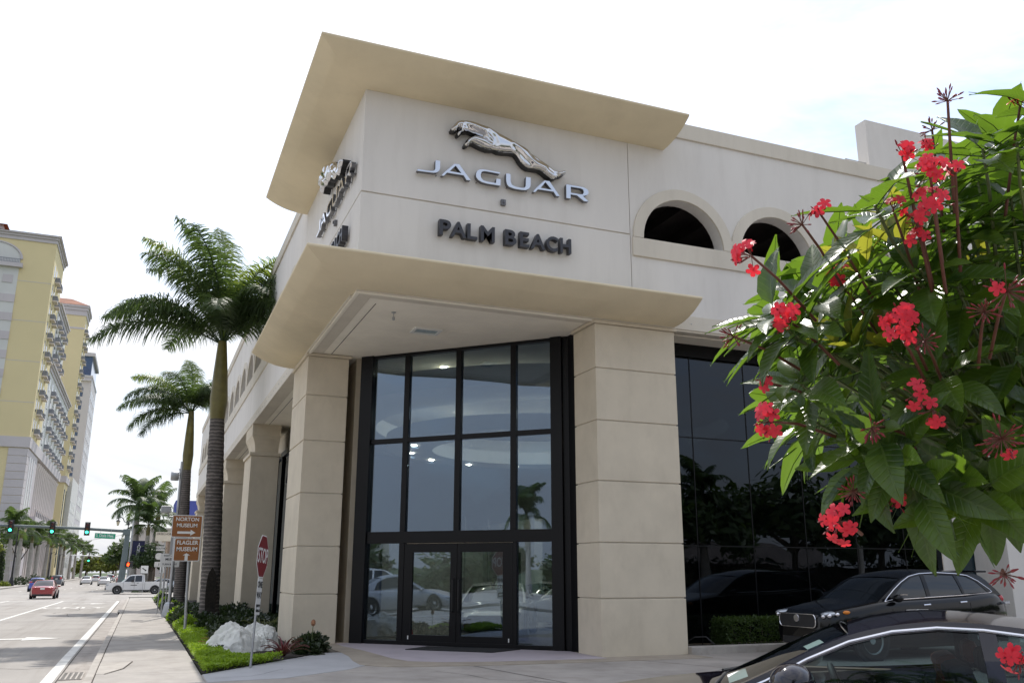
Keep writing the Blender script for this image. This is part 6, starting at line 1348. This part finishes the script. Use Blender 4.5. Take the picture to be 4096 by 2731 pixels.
# ================================================================== city blocks across the street
T = thing('yellow_apartment_tower', 'tall yellow apartment building with grey cornice and balconies at the left edge', 'building', (-28, 197, 0))
m_pink = mat('pink_cream_stone', (.70, .63, .60), .9, var=.04, vs=.2)
def tbox(x0, x1, y0, y1, z0, z1, nm, m, p=T, bevel=0): return MB().box(x0, x1, y0, y1, z0, z1).build(nm, m, p, bevel=bevel)
def hiproof(x0, x1, y0, y1, z, h, p=T, ov=.9):
    cx, cy = (x0+x1)/2, (y0+y1)/2; i = min(x1-x0, y1-y0)*.45; b = MB()
    X0, X1, Y0, Y1 = x0-ov, x1+ov, y0-ov, y1+ov
    b.add([(X0, Y0, z), (X1, Y0, z), (X1, Y1, z), (X0, Y1, z), (X0+i, Y0+i, z+h), (X1-i, Y0+i, z+h), (X1-i, Y1-i, z+h), (X0+i, Y1-i, z+h)], [(0, 1, 5, 4), (1, 2, 6, 5), (2, 3, 7, 6), (3, 0, 4, 7), (4, 5, 6, 7), (3, 2, 1, 0)])
    b.build('roof', m_rooft, p)
def cornice(x0, x1, y0, y1, z0, z1, p=T, m=None, d=.8):
    for k, (a, c, e) in enumerate(((0, .5, .25), (.5, .8, .6), (.8, 1, 1))): tbox(x0-d*e, x1+d*e, y0-d*e, y1+d*e, z0+(z1-z0)*a, z0+(z1-z0)*c-.02, 'cornice', m or m_greyst, p)
# south tower
tbox(-46, 0, 0, 19.6, 29.6, 73.5, 'wall', m_yellow); cornice(-46, 0, 0, 19.6, 73.5, 75.2); hiproof(-46, 0, 0, 19.6, 75.2, 2.6)
tbox(-46, -12, 6, 26, 75.3, 78.6, 'penthouse', m_greyst); hiproof(-46, -12, 6, 26, 78.6, 2.0)
tbox(-46, -.0, 0, 19.6, -1, 27.3, 'wall', m_yellow); tbox(-46, .35, -.35, 80, 27.3, 29.55, 'belt_course', m_greyst)
MB().box(-16.9, -6.7, -.17, .0, 29.6, 67.5).build('wall_bay', m_white, T)
b = MB(); b.prism([[(-16.9, 67.6), (-6.7, 67.6)]+[(x, 69.0+(z-69.0)*.68) for x, z in arcpts(-11.8, 69.0, 5.1, 16)]], lambda u, v: (u, -.17, v), lambda u, v: (u, .0, v)); b.build('wall_bay', m_white, T)
b = MB(); b.prism([[(x, 69.0+(z-69.0)*.68) for x, z in arcpts(-11.8, 69.0, 5.6, 16)]+[(x, 69.0+(z-69.0)*.68) for x, z in arcpts(-11.8, 69.0, 5.15, 16)[::-1]]], lambda u, v: (u, -.35, v), lambda u, v: (u, .0, v)); b.build('arch_trim', m_greyst, T)
tbox(-17.6, -6.0, -1.1, .0, 66.9, 67.8, 'balcony', m_greyst)
b = MB(); b.box(-17.2, -6.4, -1.05, -.95, 68.6, 68.75); b.box(-17.2, -6.4, -1.05, -.95, 67.8, 67.9)
for k in range(36): b.box(-17.1+k*.3, -17.03+k*.3, -1.03, -.97, 67.9, 68.6)
b.build('railing', m_rail, T)
for k in range(8): MB().box(-16.95, -6.65, -.30, -.175, 60.7-k*4.2-1.8, 60.7-k*4.2).build('wall_band', m_greyst, T)
MB().box(-9.6, -7.6, -.3, -.18, 63.3, 65.1).build('blind_window', m_greyst, T)
for z in (37.0, 46.0, 55.0, 64.0): MB().box(-46, 0, -.03, 0, z, z+.12).build('wall_joint', m_greyst, T)
# quoined corner of the podium
for k in range(17): tbox(-3.6, .12, -.14, 3.0, -1+k*1.66, -1+k*1.66+1.58, 'quoin', m_greyst)
# street face of the towers: columns of windows and balconies
wm = MB().box(-.02, .06, -.5, .5, 0, 1).mesh('window', m_wind); fm = MB().prism([[(-.62, -.08), (.62, -.08), (.62, 1.08), (-.62, 1.08)], [(-.5, 0), (.5, 0), (.5, 1), (-.5, 1)]], lambda u, v: (.0, u, v), lambda u, v: (.14, u, v)).mesh('window_frame', m_pink)
bm_ = MB().box(0, 1.05, -1.5, 1.5, -.25, 0); bm_ = bm_.mesh('balcony', m_pink)
rb = MB(); rb.box(.97, 1.03, -1.45, 1.45, 1.0, 1.08); rb.box(0, 1.03, -1.48, -1.42, 0, 1.08); rb.box(0, 1.03, 1.42, 1.48, 0, 1.08)
for k in range(14): rb.box(.98, 1.02, -1.42+k*.215, -1.37+k*.215, 0, 1.0)
rbm = rb.mesh('railing', m_rail)
def wincol(y, z0, n, dz, w_, h, p=T, x=0., balc=False, yel=False):
    for k in range(n):
        z = z0+k*dz; o = inst(wm, 'window', p, (x, y, z), sc=(1, w_, h)); 
        if balc and k % 1 == 0: q = inst(bm_, 'balcony', p, (x, y, z-.1)); inst(rbm, 'railing', q)
tbox(-.01, .05, 0.02, 19.58, 29.6, 73.4, 'street_face', m_yellow)
for y, bal in ((3.4, False), (7.2, True), (12.4, True), (16.4, False)): wincol(y, 31.2, 9, 4.4, 1.7, 2.9, balc=bal)
# middle wings
tbox(-30, 0, 19.62, 46.6, 50.4, 64.0, 'wall', m_white); cornice(-30, 0, 20.6, 46.6, 63.2, 65.4); tbox(-30, 0, 19.62, 80, 29.6, 48.4, 'wall', m_white); cornice(-30, 0, 20.6, 80, 48.4, 50.3)
for y in (23.5, 29, 35, 41): wincol(y, 52.0, 3, 4.2, 2.2, 3.0, balc=True)
for y in (23.5, 30.5, 38, 46, 54, 62, 70, 76.5): wincol(y, 30.8, 4, 4.4, 2.0, 3.0, balc=(y != 23.5))
# podium: tall pilasters, terrace and columns
tbox(-30, -.8, 19.62, 80, -1, 27.3, 'podium_wall', m_pink)
tbox(-1, 1.4, 18, 76, 13.0, 13.9, 'terrace', m_greyst)
pc = MB().lathe([(.55, 0), (.42, .5), (.40, 11.2), (.62, 11.8), (.75, 12.4)], 10).mesh('column', m_pink, 40)
for k in range(14): inst(pc, 'column', T, (-.2, 22+k*4.0, 13.9)); MB().box(-.9, -.2, 20.3+k*4.0, 21.3+k*4.0, -1, 12.9).build('pilaster', m_pink, T); MB().box(-.78, -.74, 21.5+k*4, 24.1+k*4, .5, 12).build('window', m_wind, T); MB().box(-.78, -.74, 22.7+k*4, 25.2+k*4, 14.5, 24.5).build('window', m_wind, T)
b = MB(); b.box(1.2, 1.3, 18, 76, 15.0, 15.15)
for k in range(150): b.box(1.22, 1.28, 18+k*.385, 18.08+k*.385, 13.9, 15.0)
b.build('railing', m_rail, T)
for k in range(15): MB().box(1.1, 1.42, 18+k*4.1, 18.5+k*4.1, 13.9, 15.6).build('pier', m_pink, T)
for y in (5.0, 8.5, 12.5):
    MB().box(.0, .12, y, y+1.7, 14.5, 26).build('window', m_wind, T); MB().box(.0, .12, y, y+1.7, .5, 11.8).build('window', m_wind, T)
tbox(-2, .08, 3.05, 19.6, -1, 27.2, 'podium_face', m_greyst)
tbox(-20, .9, -.6, 12, 5.6, 7.0, 'canopy_ledge', m_pink)
# second tower
T2 = thing('second_yellow_tower', 'second yellow tower with terracotta roof behind the first one', 'building', (-28, 297, 0))
tbox(-40, 0, 0, 13.6, -1, 83.6, 'wall', m_yellow, T2); cornice(-40, 0, 0, 13.6, 83.6, 87.0, T2); hiproof(-40, 0, 0, 13.6, 87.0, 3.4, T2)
MB().box(-40, 0, -.1, 0, 79.0, 79.6).build('wall_joint', m_greyst, T2); tbox(-40, .4, -.4, 14, 29.0, 31.0, 'belt_course', m_greyst, T2)
for y in (3.2, 9.8): wincol(y, 33.5, 11, 4.5, 1.9, 3.0, T2, 0, True)
MB().box(.0, .2, 2, 3.6, 3, 27).build('window', m_wind, T2); MB().box(.0, .2, 9, 10.6, 3, 27).build('window', m_wind, T2)
T4 = thing('cream_low_wing', 'narrow cream wing with small windows between the second tower and the grey tower', 'building', (-28, 312, 0))
tbox(-20, 1.2, 0, 30, -1, 32, 'wall', m_white, T4)
for z in (3, 9, 15, 21): 
    for y in (3, 9, 15, 21): inst(wm, 'window', T4, (1.2, y, z), sc=(1, 2.5, 3.5))
# grey tower
T3 = thing('grey_office_tower', 'pale grey high rise with blue windows and a glass top behind the yellow towers', 'building', (-28, 360, 0))
tbox(-40, 0, 0, 34, -1, 76, 'wall', m_grey, T3); tbox(-40, -.6, .6, 33, 76, 84, 'glass_top', m_windblue, T3); tbox(-40, .2, -.3, 34.2, 84, 85.4, 'cornice', m_grey, T3); tbox(-40, .2, -.3, 34.2, 75.6, 76.3, 'cornice', m_grey, T3)
tbox(-40, 0, -.9, 0, 74.0, 74.5, 'ledge', m_grey, T3)
sw_ = MB().box(-1.9, 1.9, -.05, .06, 0, 3.4).mesh('window', m_windblue); swp = MB().box(-.15, .15, -.12, -.05, 0, 3.4).mesh('window_bar', m_white)
for k in range(13):
    z = 6+k*5.15
    for x in (-4.5, -11.5): o = inst(sw_, 'window', T3, (x, 0, z)); inst(swp, 'window_bar', o)
    for y in (5, 12, 19, 26): inst(wm, 'window', T3, (0, y, z), sc=(1, 4.2, 3.2))
# low buildings right of the cross street
T5 = thing('low_tan_shop', 'low tan shop building beyond the cross street behind the sign posts', 'building', (6.6, 104, -.5))
tbox(-6.8, 30, 0, 30, 0, 6.6, 'wall', mat('tan_shop_wall', (.42, .30, .22), .9, var=.05), T5); tbox(-7.2, 30, -.4, 30.4, 6.6, 7.3, 'parapet', m_band, T5)
for k in range(6): MB().box(-6+k*4.5, -3+k*4.5, -.1, .0, .6, 3.4).build('window', m_wind, T5)
tbox(-7.0, 24, -1.2, 0, 3.7, 4.3, 'awning', m_pink, T5)
T6 = thing('blue_sign_building', 'building with a blue upper wall and brick corner seen between the palms', 'building', (6.5, 128, -.5))
tbox(-5.2, 24, 0, 20, 0, 9.0, 'wall', m_pink, T6); tbox(-5.8, -1.6, -.5, 10, 8.6, 12.6, 'blue_wall', mat('blue_wall', (.06, .08, .32), .7, var=.05), T6); tbox(-1.5, 12, -.3, 12, 8.9, 12.2, 'brick_wall', mat('red_brick', (.35, .12, .08), .9, var=.2), T6)
T7 = thing('pink_far_block', 'small pinkish block far down the road behind the trees', 'building', (-1, 330, 0)); tbox(-6, 20, 0, 20, 0, 17, 'wall', m_pink, T7)
for z in (4, 9): 
    for x in (-4, 0, 4): inst(MB().box(-1, 1, -.1, 0, 0, 2).mesh('window', m_wind), 'window', T7, (x, 0, z))
# utility wire
wt = thing('utility_wires', 'thin dark overhead wires crossing between the left trees', 'wires', (-14, 100, 6)); MB().tube([(-14, 30, 2.2), (-6, 32, .9), (3, 34, .2), (8, 20, .6)], .02, 4).tube([(-14, 28, 1.0), (-6, 30, .0), (3, 32, -.6)], .02, 4).build('wire', m_black, wt)

# ================================================================== what the glass mirrors: the lot behind the camera
gB = 'trees behind the parking lot'
for k, (x, y, h, R0) in enumerate([(-30, -44, 8, 4), (-20, -40, 9, 4.5), (-4, -42, 8.5, 4.2), (4, -37, 8.5, 4.2)]+[(10+7*i, -33+.25*i*i*.3, 8.8+(i*37 % 5)*.35, 4.8) for i in range(12)]):
    tree('leafy tree behind the parking lot, mirrored in the windows', x, y, 0, h, R0, m_tree, 200+k, 2600, .42, gB)
for k, (x, y, s) in enumerate(((17, -38, .62), (24, -34, .72), (31, -32, .8), (41, -29, .72), (-12, -42, .8))):
    far_palm('palm behind the parking lot, mirrored in the windows', x, y, 0, s, 'palms behind the parking lot', 16)
t = thing('lot_hedge', 'long clipped hedge along the parking lot behind the camera', 'hedge', (0, -33, 0))
b = MB(); r = random.Random(8)
for k in range(14000):
    p = Vector((r.uniform(-30, 70), r.uniform(-.5, .5), r.uniform(0, 2.4))); a = Vector((r.gauss(0, 1), r.gauss(0, 1), r.gauss(0, 1))).normalized(); c = a.cross(Vector((.3, 1, 1))).normalized(); s = .3
    b.add([p, p+a*s*.5-c*s*.35, p+a*s, p+a*s*.5+c*s*.35], [(0, 1, 2, 3)])
inst(b.mesh('foliage', m_shrub, 'leaf'), 'foliage', t); MB().box(-30, 70, -.35, .35, 0, 2.1).build('hedge_backing', m_soil, t)  # dark box added behind the sparse leaves so nothing bright shows through
t = thing('lot_light_pole', 'parking lot light pole with two square heads mirrored in the tinted window', 'street lamp', (14.5, -20, 0))
MB().tube([(0, 0, 0), (0, 0, 7.6)], .09, 10).build('pole', m_galv, t); MB().tube([(-1.1, 0, 7.6), (1.1, 0, 7.6)], .05, 8).build('arm', m_galv, t)
for x in (-1.1, 1.1): MB().box(x-.35, x+.35, -.3, .3, 7.55, 7.75).build('lamp_head', m_signwhite, t, bevel=.03)
T8 = thing('lot_building', 'low pale building behind the parking lot, mirrored in the entrance glass', 'building', (-2, -62, 0)); tbox(-30, 60, 0, 10, 0, 4.2, 'wall', m_rough, T8)
for k in range(12): MB().box(-27+k*6, -24+k*6, 10, 10.1, 1, 3.4).build('window', m_wind, T8)
T9 = thing('west_building', 'low building across the street beyond the left edge, mirrored in the entrance glass', 'building', (-95, -10, 0)); tbox(-16, 0, -10, 50, 0, 7, 'wall', m_band, T9)
for k in range(12): MB().box(0, .1, -8+k*4.8, -6+k*4.8, 1, 3.6).build('window', m_wind, T9)
for k in range(4): far_palm('palm along the far kerb beyond the left edge, mirrored in the glass', -50+k, -40+k*19, 0, .8, 'palms beyond the left edge', 14)
for k in range(12): tree('tree beyond the left edge of the photo, mirrored in the entrance glass', -58-(k*29 % 13), -62+k*9, 0, 5.5+(k*17 % 5)*.5, 4.6, m_tree, 300+k, 1500, .5, 'trees beyond the left edge')
car('street_sedan', 'silver sedan beyond the left edge, mirrored in the entrance glass', 'car', (-17, -3, -.12), PI/2, variant(paint=m_csilver), 'cars beyond the left edge')
car('street_suv', 'white SUV beyond the left edge, mirrored in the entrance glass', 'car', (-30, -5, -.0), PI/2, dict(SUVC, paint=m_cwhite), 'cars beyond the left edge')
car('street_sedan', 'black sedan beyond the left edge, mirrored in the entrance glass', 'car', (-26, 3, -.0), .3, variant(paint=m_cblack), 'cars beyond the left edge')
sheet('west_lot', -56, -19.6, [-60, 0, 60], lambda y: zr(y)+.08, m_conc2)
